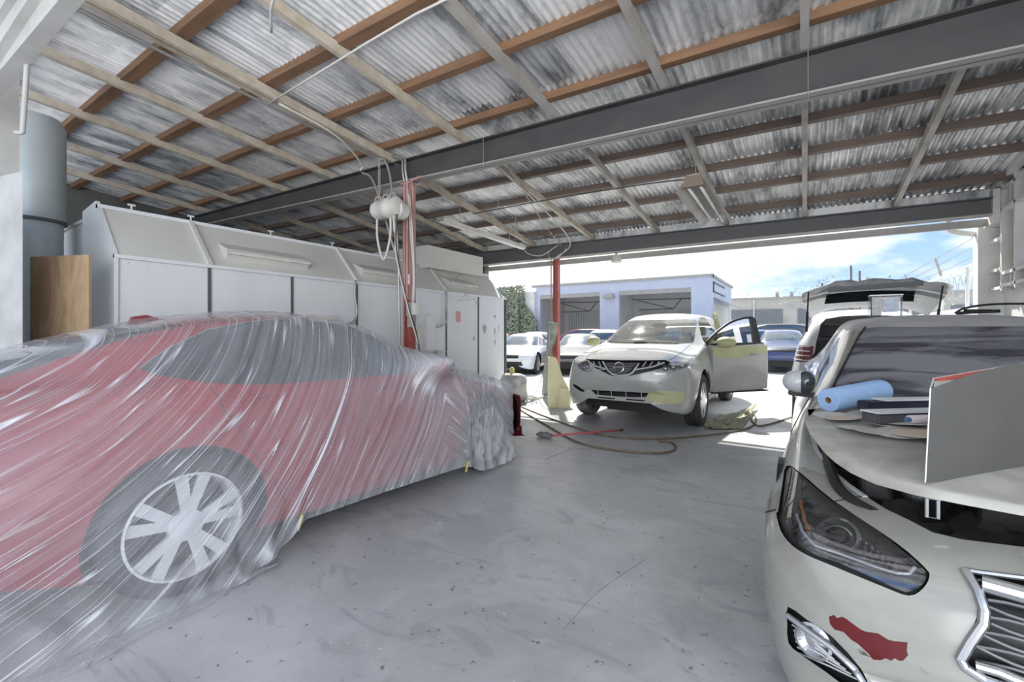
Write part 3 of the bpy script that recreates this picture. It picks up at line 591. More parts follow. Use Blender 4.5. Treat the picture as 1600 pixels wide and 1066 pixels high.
# ------------------------------------------------------------------ car body tools
def pchip(keys, n):
    """monotone interpolation of every column over the key index"""
    m = len(keys); cols = len(keys[0]); out = []
    T = []
    for c in range(cols):
        d = [keys[i+1][c]-keys[i][c] for i in range(m-1)]; t = [d[0]]
        for i in range(1, m-1): t.append(0 if d[i-1]*d[i] <= 0 else 2*d[i-1]*d[i]/(d[i-1]+d[i]))
        t.append(d[-1]); T.append(t)
    for i in range(m-1):
        for j in range(n):
            s = j/n; r = []
            for c in range(cols):
                a, b = keys[i][c], keys[i+1][c]; ta, tb = T[c][i], T[c][i+1]
                r.append((2*s**3-3*s*s+1)*a+(s**3-2*s*s+s)*ta+(-2*s**3+3*s*s)*b+(s**3-s*s)*tb)
            out.append(r)
    out.append(list(keys[-1])); return out
def body(keys, bowf, bowr, tr, ny=5, ns=5, wide=.9, bp=2.3):
    """keys: y,t,wt,dt,s,ws,w,zw,b,wb measured from the nose; tr maps local (x,y,z) to world"""
    K = pchip(keys, ny); L = keys[-1][0]; bm = B(); rows = []
    for (y, t, wt, dt, s, ws, w_, zw, b, wb) in K:
        c = [(0, t), (.35*wt, t-.05*dt), (.72*wt, t-.32*dt), (wt, t-dt),
             ((wt*.5+ws*.5)+.012, (t-dt)*.5+s*.5), (ws, s), (w_*.55+ws*.45+.006, s*.5+zw*.5+.0), (w_, zw), (w_-.006, zw*.5+b*.5), (wb, b), (wb-.12, b+.01)]
        P = smoothpts([Vector((x, 0, z)) for x, z in c], ns)
        side = [(p.x, p.z) for p in P]
        full = [(-x, z) for x, z in side[::-1]][:-1]+side
        row = []
        f0 = max(0, 1-y/1.5); f1 = max(0, 1-(L-y)/1.2)
        for x, z in full:
            q = (abs(x)/wide)**bp
            row.append(bm.verts.new(tr((x, y+bowf*q*f0-bowr*q*f1, z))))
        rows.append(row)
    for a, b_ in zip(rows, rows[1:]):
        for i in range(len(a)-1): bm.faces.new((a[i], a[i+1], b_[i+1], b_[i]))
    bm.faces.new(rows[0][::-1]); bm.faces.new(rows[-1])
    bmesh.ops.triangulate(bm, faces=bm.faces[:])
    bmesh.ops.recalc_face_normals(bm, faces=bm.faces)
    # the long lower opening stays open; make sure the roof faces up
    up = max(bm.faces, key=lambda f: f.calc_center_median().z if f.calc_area() > 1e-6 else -9)
    if up.normal.z < 0: bmesh.ops.reverse_faces(bm, faces=bm.faces)
    return bm
class Side:
    """project along world X; sg = which side of the car is looked at"""
    def __init__(s, sg, y0=0, d=1): s.sg = sg
    def p(s, c): return (c.y, c.z)
    def plane(s, a, b): return Vector((0, a[0], a[1])), Vector((0, -(b[1]-a[1]), b[0]-a[0]))
    def face(s, f): return f.normal.x*s.sg > .2
    def hit(s, bvh, q): return bvh.ray_cast(Vector((s.sg*30, q[0], q[1])), Vector((-s.sg, 0, 0)))
class Front:
    """project along world Y; sg=-1 looks at faces turned to the photographer"""
    def __init__(s, sg): s.sg = sg
    def p(s, c): return (c.x, c.z)
    def plane(s, a, b): return Vector((a[0], 0, a[1])), Vector((-(b[1]-a[1]), 0, b[0]-a[0]))
    def face(s, f): return f.normal.y*s.sg > .12
    def hit(s, bvh, q): return bvh.ray_cast(Vector((q[0], s.sg*60, q[1])), Vector((0, -s.sg, 0)))
class Lens:
    """project from the photographer's eye, for outlines read off the photograph"""
    def p(s, c):
        v = c-EYE; d = v.dot(FWD); d = d if abs(d) > .05 else .05
        return (800+FL*v.dot(RGT)/d, HOR-FL*v.z/d)
    def plane(s, a, b): return EYE.copy(), ray(*a).cross(ray(*b)).normalized()
    def face(s, f): return f.normal.dot(EYE-f.calc_center_median()) > 0 and (f.calc_center_median()-EYE).dot(FWD) > .2
    def hit(s, bvh, q): return bvh.ray_cast(EYE, ray(*q).normalized())
LENS = Lens()
def inpoly(q, P):
    x, y = q; c = False; j = len(P)-1
    for i in range(len(P)):
        if (P[i][1] > y) != (P[j][1] > y) and x < (P[j][0]-P[i][0])*(y-P[i][1])/(P[j][1]-P[i][1])+P[i][0]: c = not c
        j = i
    return c
def spl(pts, k=4): return [(v.x, v.y) for v in smoothpts([Vector((a, b, 0)) for a, b in pts], k, True)]
def ring(cx, cy, rx, ry=None, n=28): return [(cx+rx*math.cos(2*PI*k/n), cy+(ry or rx)*math.sin(2*PI*k/n)) for k in range(n)]
def cut(bm, poly, pr, ok=None):
    """cut the outline exactly into the surface and return the faces inside it"""
    xs = [p[0] for p in poly]; ys = [p[1] for p in poly]
    mx_, my_ = (max(xs)-min(xs))*.15, (max(ys)-min(ys))*.15
    def touch(f):
        q = [pr.p(v.co) for v in f.verts]
        return max(a for a, b in q) > min(xs)-mx_*0 and min(a for a, b in q) < max(xs) and max(b for a, b in q) > min(ys) and min(b for a, b in q) < max(ys)
    fs = [f for f in bm.faces if pr.face(f) and touch(f) and (ok is None or ok(f.calc_center_median()))]
    for i in range(len(poly)):
        a, b = poly[i], poly[(i+1) % len(poly)]
        if abs(a[0]-b[0])+abs(a[1]-b[1]) < 1e-9: continue
        co, no_ = pr.plane(a, b)
        if no_.length < 1e-9: continue
        # only faces near this edge are cut
        ex0, ex1 = min(a[0], b[0]), max(a[0], b[0]); ey0, ey1 = min(a[1], b[1]), max(a[1], b[1])
        near, rest = [], []
        for f in fs:
            q = [pr.p(v.co) for v in f.verts]
            (near if max(u for u, v in q) >= ex0 and min(u for u, v in q) <= ex1 and max(v for u, v in q) >= ey0 and min(v for u, v in q) <= ey1 else rest).append(f)
        if not near: continue
        geom = list(near)+list({e for f in near for e in f.edges})+list({v for f in near for v in f.verts})
        r = bmesh.ops.bisect_plane(bm, geom=geom, plane_co=co, plane_no=no_.normalized(), dist=1e-6)
        fs = [f for f in rest if f.is_valid]+[g for g in r['geom'] if isinstance(g, bmesh.types.BMFace) and g.is_valid]
        fs = list(dict.fromkeys(fs))
    return [f for f in fs if f.is_valid and inpoly(pr.p(f.calc_center_median()), poly)]
def take(bm, faces, keep=False):
    """move faces to a bmesh of their own"""
    nb = B(); mp = {}
    for f in faces:
        vs = []
        for v in f.verts:
            if v not in mp: mp[v] = nb.verts.new(v.co)
            vs.append(mp[v])
        try: nb.faces.new(vs)
        except ValueError: pass
    if not keep: bmesh.ops.delete(bm, geom=faces, context='FACES')
    nb.normal_update(); return nb
def push(bm, d):
    """shift a patch along its mean normal"""
    bm.normal_update(); n = Vector((0, 0, 0))
    for f in bm.faces: n += f.normal*f.calc_area()
    bmesh.ops.translate(bm, verts=bm.verts, vec=n.normalized()*d); return n.normalized()
def pushv(bm, d):
    bm.normal_update()
    for v in bm.verts: v.co += v.normal*d
def recess(bm, d, way=None):
    """sink a patch and give it side walls"""
    bm.normal_update(); n = Vector((0, 0, 0))
    for f in bm.faces: n += f.normal*f.calc_area()
    n = n.normalized(); r = bmesh.ops.extrude_face_region(bm, geom=bm.faces[:])
    nv = [g for g in r['geom'] if isinstance(g, bmesh.types.BMVert)]
    nf = {g for g in r['geom'] if isinstance(g, bmesh.types.BMFace)}
    bmesh.ops.translate(bm, verts=nv, vec=(way*d if way is not None else -n*d))
    # original faces stay on top: delete them
    side = [f for f in bm.faces if f not in nf and not any(v in nv for v in f.verts)]
    bmesh.ops.delete(bm, geom=side, context='FACES_ONLY')
    return n
def line_on(bm, bvh, pts, pr, r=.004, off=0.0, step=None, n=6):
    """thin line lying on the surface (panel gaps, trims)"""
    out = []; flat_ = []
    for a, b in zip(pts, pts[1:]):
        for k in range(6): flat_.append((a[0]+(b[0]-a[0])*k/6, a[1]+(b[1]-a[1])*k/6))
    flat_.append(pts[-1])
    for q in flat_:
        h = pr.hit(bvh, q)
        if h[0] is not None:
            nn = h[1] if h[1].dot(EYE-h[0]) > 0 or not isinstance(pr, Lens) else -h[1]
            if not out or ((h[0]+nn*off)-out[-1]).length > .003: out.append(h[0]+nn*off)
    # break where the line jumps to another surface
    seg = [out[0]] if out else []
    for p in out[1:]:
        if (p-seg[-1]).length > .35:
            if len(seg) > 1: tube(bm, seg, r, n)
            seg = [p]
        else: seg.append(p)
    if len(seg) > 1: tube(bm, seg, r, n)
def wheel(t, c, sx, R=.32, rr=.22, wd=.2, spokes=5, tyre='tyre', alloy='alloy', dbl=True, rot=0.0):
    """wheel with its outer face towards sx*X"""
    c = Vector(c); bm = B(); h = wd/2
    prof = [(rr*.98, h*.72), (rr+.006, h*.92), (rr+.03, h*1.0), (R-.055, h*1.02), (R-.02, h*.9), (R-.004, h*.72), (R, h*.5)]
    gr_ = []
    for k in range(4):
        x = h*.5-h*.30*(k+.5); gr_ += [(R, x+.008), (R-.010, x+.006), (R-.010, x-.006), (R, x-.008)]
    prof2 = prof+gr_+[(a, -b) for a, b in prof[::-1]]
    lathe(bm, [(a, b*sx) for a, b in prof2], c, 'x', 44, False); tb = put('wheel', bm, M[tyre], t); autosmooth(tb, 40)
    bm = B(); lathe(bm, [(rr*1.0, h*.80*sx), (rr*1.0, h*.93*sx), (rr*.955, h*.95*sx), (rr*.93, h*.70*sx), (rr*.90, -h*.5*sx)], c, 'x', 44, False)
    for k in range(spokes):
        for dd in ((-.17, .17) if dbl else (0,)):
            a = 2*PI*k/spokes+rot; a0 = a+dd*.55; a1 = a+dd*1.25
            def q(rad, an, x, s): 
                tn = Vector((0, -math.sin(an), math.cos(an))); return c+Vector((x*sx, rad*math.cos(an), rad*math.sin(an)))+tn*s
            wA, wB = (.020, .026) if dbl else (.045, .06)
            k_ = rr/.23
            v = []
            for rad, an, x, s in ((.045*k_, a0, h*.80, wA), (rr*.94, a1, h*.86, wB)):
                for ss, dx in ((-s, 0), (s, 0), (s*.7, -.035), (-s*.7, -.035)): v.append(bm.verts.new(q(rad, an, x+dx, ss*k_)))
            for f in ((0, 1, 5, 4), (1, 2, 6, 5), (2, 3, 7, 6), (3, 0, 4, 7), (4, 5, 6, 7)): bm.faces.new([v[i] for i in f])
    lathe(bm, [(.07*rr/.23, h*.5*sx), (.068*rr/.23, h*.82*sx), (.03, h*.88*sx), (.002, h*.885*sx)], c, 'x', 20, True)
    bmesh.ops.recalc_face_normals(bm, faces=bm.faces); autosmooth(put('rim', bm, M[alloy], tb), 40)
    bm = B(); lathe(bm, [(rr*.9, -h*.35*sx), (rr*.62, -h*.3*sx), (rr*.6, h*.15*sx), (.05, h*.17*sx)], c, 'x', 28, True); put('brake_disc', bm, M['dark_bay'], tb)
    return tb
def arch(bm, cy, cz, R, sg, t, d=.34, half=None):
    """open the wheel arch in one side and line it"""
    fs = cut(bm, [(cy+R*math.cos(a), cz+R*math.sin(a)) for a in [2*PI*k/30 for k in range(30)]], Side(sg), None)
    if not fs: return
    xs = [v.co.x for f in fs for v in f.verts]; xo = (max(xs) if sg > 0 else min(xs))
    bmesh.ops.delete(bm, geom=fs, context='FACES')
    w_ = B(); n = 24; P = []
    for k in range(n+1):
        a = PI*1.12*k/n-.06*PI; P.append((cy+R*1.01*math.cos(a), cz+R*1.01*math.sin(a)))
    A = [w_.verts.new((xo-sg*.035, y, max(z, .0))) for y, z in P]; Q = [w_.verts.new((xo-sg*d, y, max(z, .0))) for y, z in P]
    for k in range(n): w_.faces.new((A[k], A[k+1], Q[k+1], Q[k]))
    w_.faces.new(Q)
    put('wheel_arch', w_, M['black'], t, smooth=False)
def mirror_part(name, bm_, mat, t): return put(name, bm_, mat, t)
def ell(bm, c, r, n=16, m=10, fn=None):
    r_ = bmesh.ops.create_uvsphere(bm, u_segments=n, v_segments=m, radius=1)
    for v in r_['verts']:
        p = v.co.copy()
        if fn: p = fn(p)
        v.co = Vector(c)+Vector((p.x*r[0], p.y*r[1], p.z*r[2]))
    return r_['verts']
def rbox(bm, x0, x1, y0, y1, z0, z1, r=.02, seg=3):
    vs = box(bm, x0, x1, y0, y1, z0, z1); es = list({e for v in vs for e in v.link_edges})
    bmesh.ops.bevel(bm, geom=es, offset=r, segments=seg, profile=.5, affect='EDGES')

# body tables: y, t, wt, dt, s, ws, w, zw, b, wb  (metres from the nose)
def sedan_keys(L=4.6, W=.9, H=1.44):
    k = [(0.0, .56, .40, .02, .52, .50, .58, .46, .34, .50), (.03, .66, .52, .03, .60, .62, .70, .50, .25, .62), (.12, .74, .60, .04, .68, .72, .80, .55, .20, .74),
         (.35, .80, .64, .06, .74, .79, .87, .60, .18, .80), (.8, .87, .66, .06, .81, .82, .90, .62, .18, .82), (1.25, .94, .66, .05, .88, .83, .90, .62, .18, .83),
         (1.42, .99, .63, .05, .91, .83, .90, .62, .18, .83), (1.75, 1.18, .60, .06, .925, .83, .90, .62, .18, .83), (2.15, 1.37, .56, .07, .94, .83, .90, .62, .18, .83),
         (2.65, 1.44, .57, .07, .95, .83, .90, .62, .18, .83), (3.15, 1.415, .56, .07, .965, .83, .90, .62, .18, .83), (3.65, 1.27, .55, .07, .98, .82, .90, .62, .18, .82),
         (4.0, 1.09, .58, .05, .98, .81, .89, .62, .20, .80), (4.35, 1.03, .60, .05, .96, .78, .86, .62, .22, .76), (4.52, .99, .58, .05, .92, .74, .82, .60, .24, .72), (4.6, .80, .50, .04, .74, .66, .72, .56, .34, .62)]
    return [(a*L/4.6, b*H/1.44, c*W/.9, d, e*H/1.44, f*W/.9, g*W/.9, h, i, j*W/.9) for a, b, c, d, e, f, g, h, i, j in k]
def suv_keys(L=4.6, W=.92, H=1.68):
    k = [(0.0, .66, .44, .02, .60, .52, .60, .52, .40, .52), (.03, .80, .56, .03, .72, .66, .74, .56, .30, .66), (.12, .92, .62, .04, .84, .74, .82, .62, .25, .76),
         (.35, 1.00, .66, .06, .93, .80, .88, .68, .24, .82), (.8, 1.07, .68, .06, 1.00, .83, .92, .70, .24, .84), (1.1, 1.12, .68, .05, 1.04, .84, .92, .70, .24, .84),
         (1.25, 1.17, .66, .05, 1.06, .84, .92, .70, .24, .84), (1.6, 1.38, .63, .06, 1.08, .84, .92, .70, .24, .84), (2.05, 1.59, .60, .07, 1.09, .84, .92, .70, .24, .84),
         (2.6, 1.67, .61, .07, 1.10, .84, .92, .70, .24, .84), (3.3, 1.67, .61, .07, 1.12, .84, .92, .70, .24, .84), (4.0, 1.61, .60, .07, 1.15, .83, .92, .70, .26, .82),
         (4.32, 1.52, .60, .07, 1.15, .81, .90, .70, .28, .80), (4.48, 1.25, .66, .05, 1.08, .79, .87, .68, .32, .76), (4.57, 1.02, .66, .05, .94, .76, .84, .64, .36, .72), (4.6, .80, .6, .04, .74, .70, .78, .58, .42, .68)]
    return [(a*L/4.6, b*H/1.68, c*W/.92, d, e*H/1.68, f*W/.92, g*W/.92, h, i, j*W/.92) for a, b, c, d, e, f, g, h, i, j in k]
def far_car(kind, x, y, yaw, paint, label, group='parked cars in the yard', L=4.6, W=.9, H=None, bumper=None, glass='glass_blue', name=None):
    """parked car; nose towards -Y before turning by yaw"""
    H = H or (1.44 if kind == 'sedan' else 1.68); keys = (sedan_keys if kind == 'sedan' else suv_keys)(L, W, H)
    t = thing(name or kind, (x, y, 0), label, 'car', group); t.rotation_euler = (0, 0, yaw)
    WL[t.name] = Vector((0, 0, 0))
    bm = body(keys, .22, .18, lambda p: Vector((p[0], p[1]-L/2, p[2])), 4, 3, W)
    o = -L/2; sl = L/4.6; h = H/(1.44 if kind == 'sedan' else 1.68)
    if kind == 'sedan':
        win = [(1.62, .965), (1.80, 1.08), (2.2, 1.31), (2.65, 1.365), (3.1, 1.345), (3.55, 1.22), (3.82, 1.05), (3.6, 1.0)]; mid = 2.62; wsf = [(-.70, .985), (-.54, 1.33), (.54, 1.33), (.70, .985)]; ax = (.85, 3.6); R = .32; wr = [(-.62, 1.06), (-.5, 1.30), (.5, 1.30), (.62, 1.06)]
    else:
        win = [(1.5, 1.12), (1.75, 1.27), (2.15, 1.51), (2.6, 1.575), (3.3, 1.58), (3.95, 1.52), (4.15, 1.40), (4.0, 1.20)]; mid = 2.5; wsf = [(-.70, 1.17), (-.56, 1.55), (.56, 1.55), (.70, 1.17)]; ax = (.88, 3.6); R = .35; wr = [(-.60, 1.17), (-.54, 1.50), (.54, 1.50), (.60, 1.17)]
    for sg in (-1, 1):
        for ay in ax: arch(bm, o+ay*sl, R, R+.06, sg, t)
        for seg in (([q for q in win if q[0] < mid-.03]+[(mid-.03, 1.365*h if kind == 'sedan' else 1.575*h), (mid-.03, (.975 if kind == 'sedan' else 1.13))]), ([(mid+.03, (.975 if kind == 'sedan' else 1.13)), (mid+.03, 1.36 if kind == 'sedan' else 1.575)]+[q for q in win if q[0] > mid+.03])):
            fs = cut(bm, [(o+a*sl, b*h) for a, b in seg], Side(sg))
            if fs: put('side_window', take(bm, fs), M[glass], t, smooth=True)
    fs = cut(bm, [(a*W/.9, b*h) for a, b in wsf], Front(-1)); 
    if fs: put('windscreen', take(bm, fs), M[glass], t, smooth=True)
    fs = cut(bm, [(a*W/.9, b*h) for a, b in wr], Front(1))
    if fs: put('rear_window', take(bm, fs), M[glass], t, smooth=True)
    zb = .62 if kind == 'sedan' else .78
    for sg in (-1, 1):
        fs = cut(bm, [(sg*.45, zb-.02), (sg*.58, zb+.08), (sg*.83, zb+.10), (sg*.86, zb+.02), (sg*.6, zb-.07)], Front(-1))
        if fs: put('headlight', take(bm, fs), M['dull_chrome'], t, smooth=True)
        fs = cut(bm, [(sg*.52, zb+.06), (sg*.52, zb+.2), (sg*.9, zb+.24), (sg*.9, zb+.04)], Front(1))
        if fs: put('tail_light', take(bm, fs), flat_red, t, smooth=True)
    fs = cut(bm, [(-.40, zb-.10), (-.42, zb+.04), (.42, zb+.04), (.40, zb-.10)], Front(-1))
    if fs: put('grille', take(bm, fs), M['black'], t)
    fs = cut(bm, [(-.55, .30), (-.50, .42), (.50, .42), (.55, .30)], Front(-1))
    if fs: put('lower_grille', take(bm, fs), M['black'], t)
    put('body', bm, M[paint], t, smooth=True)
    for sg in (-1, 1):
        for ay in ax: wheel(t, (sg*(W-.11), o+ay*sl, R), sg, R, R*.66, .2, 5, dbl=False)
        mb = B(); ell(mb, (sg*(W+.06), o+(1.75 if kind == 'sedan' else 1.6)*sl, 1.0 if kind == 'sedan' else 1.16), (.07, .045, .05)); put('wing_mirror', mb, M[paint], t, smooth=True)
    ub = B(); box(ub, -W+.2, W-.2, o+.3, -o-.3, .2, .5); put('underbody', ub, M['black'], t)
    return t
flat_red = flat('red_lamp_lens', (.45, .03, .03), .15, 0, .6)
# ------------------------------------------------------------------ white car with raised bonnet (close, by the white wall)
CX = .80
CK = [(0.0, .50, .42, .015, .47, .60, .70, .44, .34, .60), (.02, .60, .54, .02, .555, .73, .80, .48, .26, .70), (.05, .675, .62, .03, .63, .79, .87, .52, .20, .78), (.12, .735, .64, .035, .69, .815, .91, .56, .17, .83),
      (.28, .78, .65, .04, .745, .82, .925, .60, .16, .85), (.6, .845, .68, .05, .80, .82, .93, .62, .16, .84), (1.0, .90, .70, .05, .855, .82, .91, .63, .16, .83), (1.45, .945, .68, .05, .895, .80, .89, .64, .17, .83),
      (1.62, .965, .66, .05, .91, .78, .88, .64, .17, .83), (1.95, 1.13, .60, .05, .93, .76, .88, .64, .17, .83), (2.40, 1.36, .53, .055, .95, .76, .88, .64, .17, .83), (2.75, 1.435, .53, .06, .96, .76, .88, .64, .17, .83),
      (3.2, 1.45, .53, .06, .97, .76, .88, .64, .17, .83), (3.7, 1.40, .52, .06, .99, .77, .88, .64, .17, .83), (4.2, 1.22, .53, .05, 1.0, .78, .87, .64, .18, .82), (4.55, 1.08, .56, .04, .99, .76, .86, .64, .20, .78), (4.75, 1.03, .54, .04, .95, .72, .80, .62, .24, .72), (4.82, .8, .5, .04, .74, .66, .72, .58, .34, .62)]
CY = 1.42
ctr = lambda p: Vector((CX+p[0], CY+p[1], p[2]))
car = thing('coupe', (CX, CY+2.4, 0), 'dusty white car with raised bonnet and a red bare patch on its bumper', 'car')
bm = body(CK, .20, .2, ctr, 6, 6, .91, 2.6)
bvh = CBVH = BVHTree.FromBMesh(bm)
lines = B()
arch(bm, CY+.92, .34, .40, -1, car); arch(bm, CY+3.7, .34, .40, -1, car); arch(bm, CY+.92, .34, .40, 1, car); arch(bm, CY+3.7, .34, .40, 1, car)
# engine opening under the bonnet
gap = [(1262, 640), (1266, 668), (1280, 706), (1302, 735), (1325, 755), (1352, 775), (1385, 796), (1421, 813), (1457, 832), (1503, 843), (1600, 855), (1760, 868), (1900, 820), (1900, 640), (1700, 628), (1420, 628)]
upz = lambda c: c.z > .70 and c.y < CY+1.62
class Up(Lens):
    def face(s, f): return f.normal.z > .25 and (f.calc_center_median()-EYE).dot(FWD) > .2
UPL = Up()
fs = cut(bm, gap, UPL, upz)
hood = take(bm, fs)
# bonnet: outline in plan, height from the body surface, lifted at the front
outline = [(.010, 2.62), (.0, 2.40), (.012, 2.12), (.035, 1.93), (.07, 1.79), (.14, 1.70), (.24, 1.64), (.40, 1.585), (.60, 1.555), (.80, 1.545)]
outline = [(v.x, v.y) for v in smoothpts([Vector((a, b, 0)) for a, b in outline], 5)]
hb = B(); rowsH = []; NY = 26
def topz(x, y):
    h = CBVH.ray_cast(Vector((x, y, 3)), Vector((0, 0, -1))); return h[0].z if h[0] is not None else .7
def left_edge(y):
    if y >= 2.62: return .010+(y-2.62)*.12
    for (a0, b0), (a1, b1) in zip(outline, outline[1:]):
        if b1 <= y <= b0: return a0+(a1-a0)*(b0-y)/max(b0-b1, 1e-6)
    return .80
def hood_h(x, y, xl=None):
    xl = left_edge(y) if xl is None else xl; e_ = max(0, min(x-xl, 2*CX-xl-x))
    z = topz(min(max(x, .06), 1.54), min(max(y, 1.62), 2.98))+.132*max(0, (3.0-y)/1.45)+.012
    z += .12*math.exp(-max(0, min(x, 2*CX-x))/.17)*max(0, (2.75-y)/1.2)
    return z-.022*math.exp(-e_*2/.03)-.014*math.exp(-(y-1.545)/.03)
for j in range(NY+1):
    y = 1.545+(3.02-1.545)*(j/NY)**1.3
    xl = left_edge(y)
    row = []
    for i in range(33):
        s_ = i/32; x = xl+(2*CX-2*xl)*s_
        z = hood_h(x, y, xl)
        row.append(hb.verts.new((x, y, z)))
    rowsH.append(row)
for a, b in zip(rowsH, rowsH[1:]):
    for i in range(32): hb.faces.new((a[i], a[i+1], b[i+1], b[i]))
bmesh.ops.solidify(hb, geom=hb.faces[:], thickness=.014)
bmesh.ops.recalc_face_normals(hb, faces=hb.faces)
autosmooth(put('bonnet', hb, M['hood_dust_lit'], car), 60)
hood.free()
# engine bay beneath
eb = B()
g = []
for j in range(14):
    y = 1.72+j*.10; rw = []
    for i in range(22):
        x = .11+i*(1.38/21); z = topz(min(max(x, .06), 1.54), max(y, 1.66))-.10-.05*math.sin(i*1.9)*math.cos(j*2.3); rw.append(eb.verts.new((x, y, z)))
    g.append(rw)
for a, b in zip(g, g[1:]):
    for i in range(21): eb.faces.new((a[i], a[i+1], b[i+1], b[i]))
put('engine_bay', eb, M['dark_bay'], car)
eb = B(); tube(eb, smoothpts([(.06, 2.6, .84), (.08, 2.1, .80), (.12, 1.88, .76), (.26, 1.78, .73), (.50, 1.72, .71), (1.1, 1.72, .71)], 8), .018, 8); rbox(eb, .45, .62, 1.95, 2.2, .70, .80, .02); rbox(eb, .16, .26, 2.0, 2.2, .72, .82, .02); ell(eb, (.30, 1.92, .79), (.035, .035, .025)); tube(eb, smoothpts([(.14, 2.2, .82), (.24, 2.0, .84), (.40, 1.9, .80), (.55, 1.95, .83)], 6), .016, 8)
put('engine_part', eb, M['black'], car)
eb = B(); P = at(1457, 782, 1.27); tube(eb, [P+Vector((-.012, 0, .02)), P+Vector((-.012, 0, -.05)), P+Vector((.012, 0, -.05)), P+Vector((.012, 0, .02))], .005, 8); tube(eb, [P+Vector((-.018, 0, .01)), P+Vector((.018, 0, .01))], .009, 8); put('bonnet_latch', eb, M['dull_chrome'], car)
# inner wing channel along the opening
eb = B()
for q, r_ in (([(1264, 668), (1278, 706), (1300, 737), (1324, 757), (1352, 777)], .010),):
    line_on(eb, bvh, q, UPL, r_, -.004)
put('wing_channel', eb, M['silver'], car)
# headlight
hl = spl([(1234, 731), (1250, 742), (1274, 762), (1300, 783), (1345, 810), (1395, 848), (1440, 886), (1447, 900), (1440, 914), (1420, 925), (1405, 922), (1368, 906), (1310, 880), (1275, 868), (1248, 850), (1232, 828), (1224, 800), (1226, 762)], 3)
gapline = spl([(1229, 728), (1252, 740), (1302, 782), (1400, 848), (1446, 888), (1452, 902), (1442, 920), (1420, 931), (1380, 917), (1300, 884), (1262, 868), (1237, 852), (1220, 830), (1213, 803), (1216, 798), (1222, 760)], 3)
okf = lambda c: c.y < CY+1.3 and c.x < CX
fs = cut(bm, gapline, LENS, okf); patch = take(bm, fs)
fs = cut(patch, hl, LENS); lensb = take(patch, fs)
vw = ray(1330, 820).normalized(); recess(patch, .025, vw); put('headlight_gap', patch, M['black'], car)
inner = lensb.copy(); nrm_ = recess(inner, .055, vw)
hlp = put('headlight', inner, noisy('headlight_bowl', (.10, .10, .105), (.30, .30, .31), 9, (.2, .4), metal=.6), car)
# projector, reflector fins, light strip inside
def onp(x, y, d): 
    h = LENS.hit(bvh, (x, y)); return h[0]-nrm_*d
ax_ = nrm_
def disc(bmq, c, n, prof, seg=28):
    n = n.normalized(); s = n.cross(Vector((0, 0, 1))).normalized(); u = s.cross(n); R = []
    for r, h in prof: R.append([bmq.verts.new(c+n*h+(s*math.cos(2*PI*k/seg)+u*math.sin(2*PI*k/seg))*r) for k in range(seg)])
    for A, Q in zip(R, R[1:]):
        for k in range(seg): bmq.faces.new((A[k], A[(k+1) % seg], Q[(k+1) % seg], Q[k]))
    bmq.faces.new(R[-1])
pc = onp(1300, 822, .045); look = (nrm_+Vector((0, -.5, 0))).normalized()
b_ = B(); disc(b_, pc, look, [(.062, -.02), (.062, .012), (.052, .018), (.044, .006), (.040, 0)]); put('projector_ring', b_, M['dull_chrome'], hlp)
b_ = B(); disc(b_, pc, look, [(.036, -.01), (.034, .008), (.026, .020), (.012, .026), (.002, .027)]); put('projector', b_, M['black_gloss'], hlp)
b_ = B()
for k in range(6):
    a = onp(1340+k*9, 846+k*7, .03); bar(b_, a, a+Vector((.006, .005, .032)), .005, .012)
put('reflector_fins', b_, M['chrome'], hlp)
b_ = B(); line_on(b_, bvh, [(1240, 800), (1250, 826), (1272, 850), (1310, 862), (1360, 880), (1400, 893), (1420, 893), (1428, 882)], LENS, .0045, -.012); put('light_strip', b_, M['alloy_pale'], hlp)
b_ = B(); line_on(b_, bvh, [(1246, 775), (1252, 800), (1262, 822)], LENS, .006, -.02); put('indicator', b_, flat('amber_reflector', (.45, .20, .08), .3), hlp)
put('lens_cover', lensb, M['lens'], hlp, smooth=True)
# black mesh beside the lamp
# grille with chrome frame
gp = spl([(1503, 888), (1530, 894), (1600, 902), (1800, 935), (1850, 1000), (1800, 1090), (1600, 1090), (1535, 1062), (1502, 1040), (1497, 1022), (1510, 1000), (1526, 965), (1524, 935)], 2)
fs = cut(bm, gp, LENS, lambda c: c.y < CY+.5); gpatch = take(bm, fs); gb = BVHTree.FromBMesh(gpatch)
recess(gpatch, .05); put('grille_back', gpatch, M['black'], car)
gm = B()
for r in range(9):
    z = .70-.032*r
    for ph in (0, 1):
        pts = []
        for i in range(34):
            x = .34+i*.028; zz = z+.012*math.sin(i*.55+PI*ph+r*PI)
            h = bvh.ray_cast(Vector((x, -2, zz)), Vector((0, 1, 0)))
            q_ = LENS.p(h[0]) if h[0] is not None else None
            if q_ and inpoly(q_, gp): pts.append(h[0]+Vector((0, .018, 0)))
        if len(pts) > 2: tube(gm, pts, .0042, 6)
put('grille_mesh', gm, flat('graphite', (.16, .165, .17), .35, .4), car)
gm = B(); line_on(gm, bvh, [(1508, 892), (1530, 896), (1600, 905), (1800, 940)], LENS, .006, .003); line_on(gm, bvh, [(1535, 912), (1600, 930), (1790, 975)], LENS, .020, .0, n=10)
line_on(gm, bvh, [(1509, 893), (1528, 925), (1538, 955), (1536, 975), (1515, 1005), (1501, 1030), (1508, 1043), (1540, 1063), (1600, 1085)], LENS, .011, .002, n=10)
line_on(gm, bvh, [(1525, 1040), (1560, 1050), (1640, 1085)], LENS, .012, .0, n=10)
put('grille_frame', gm, M['dull_chrome'], car)
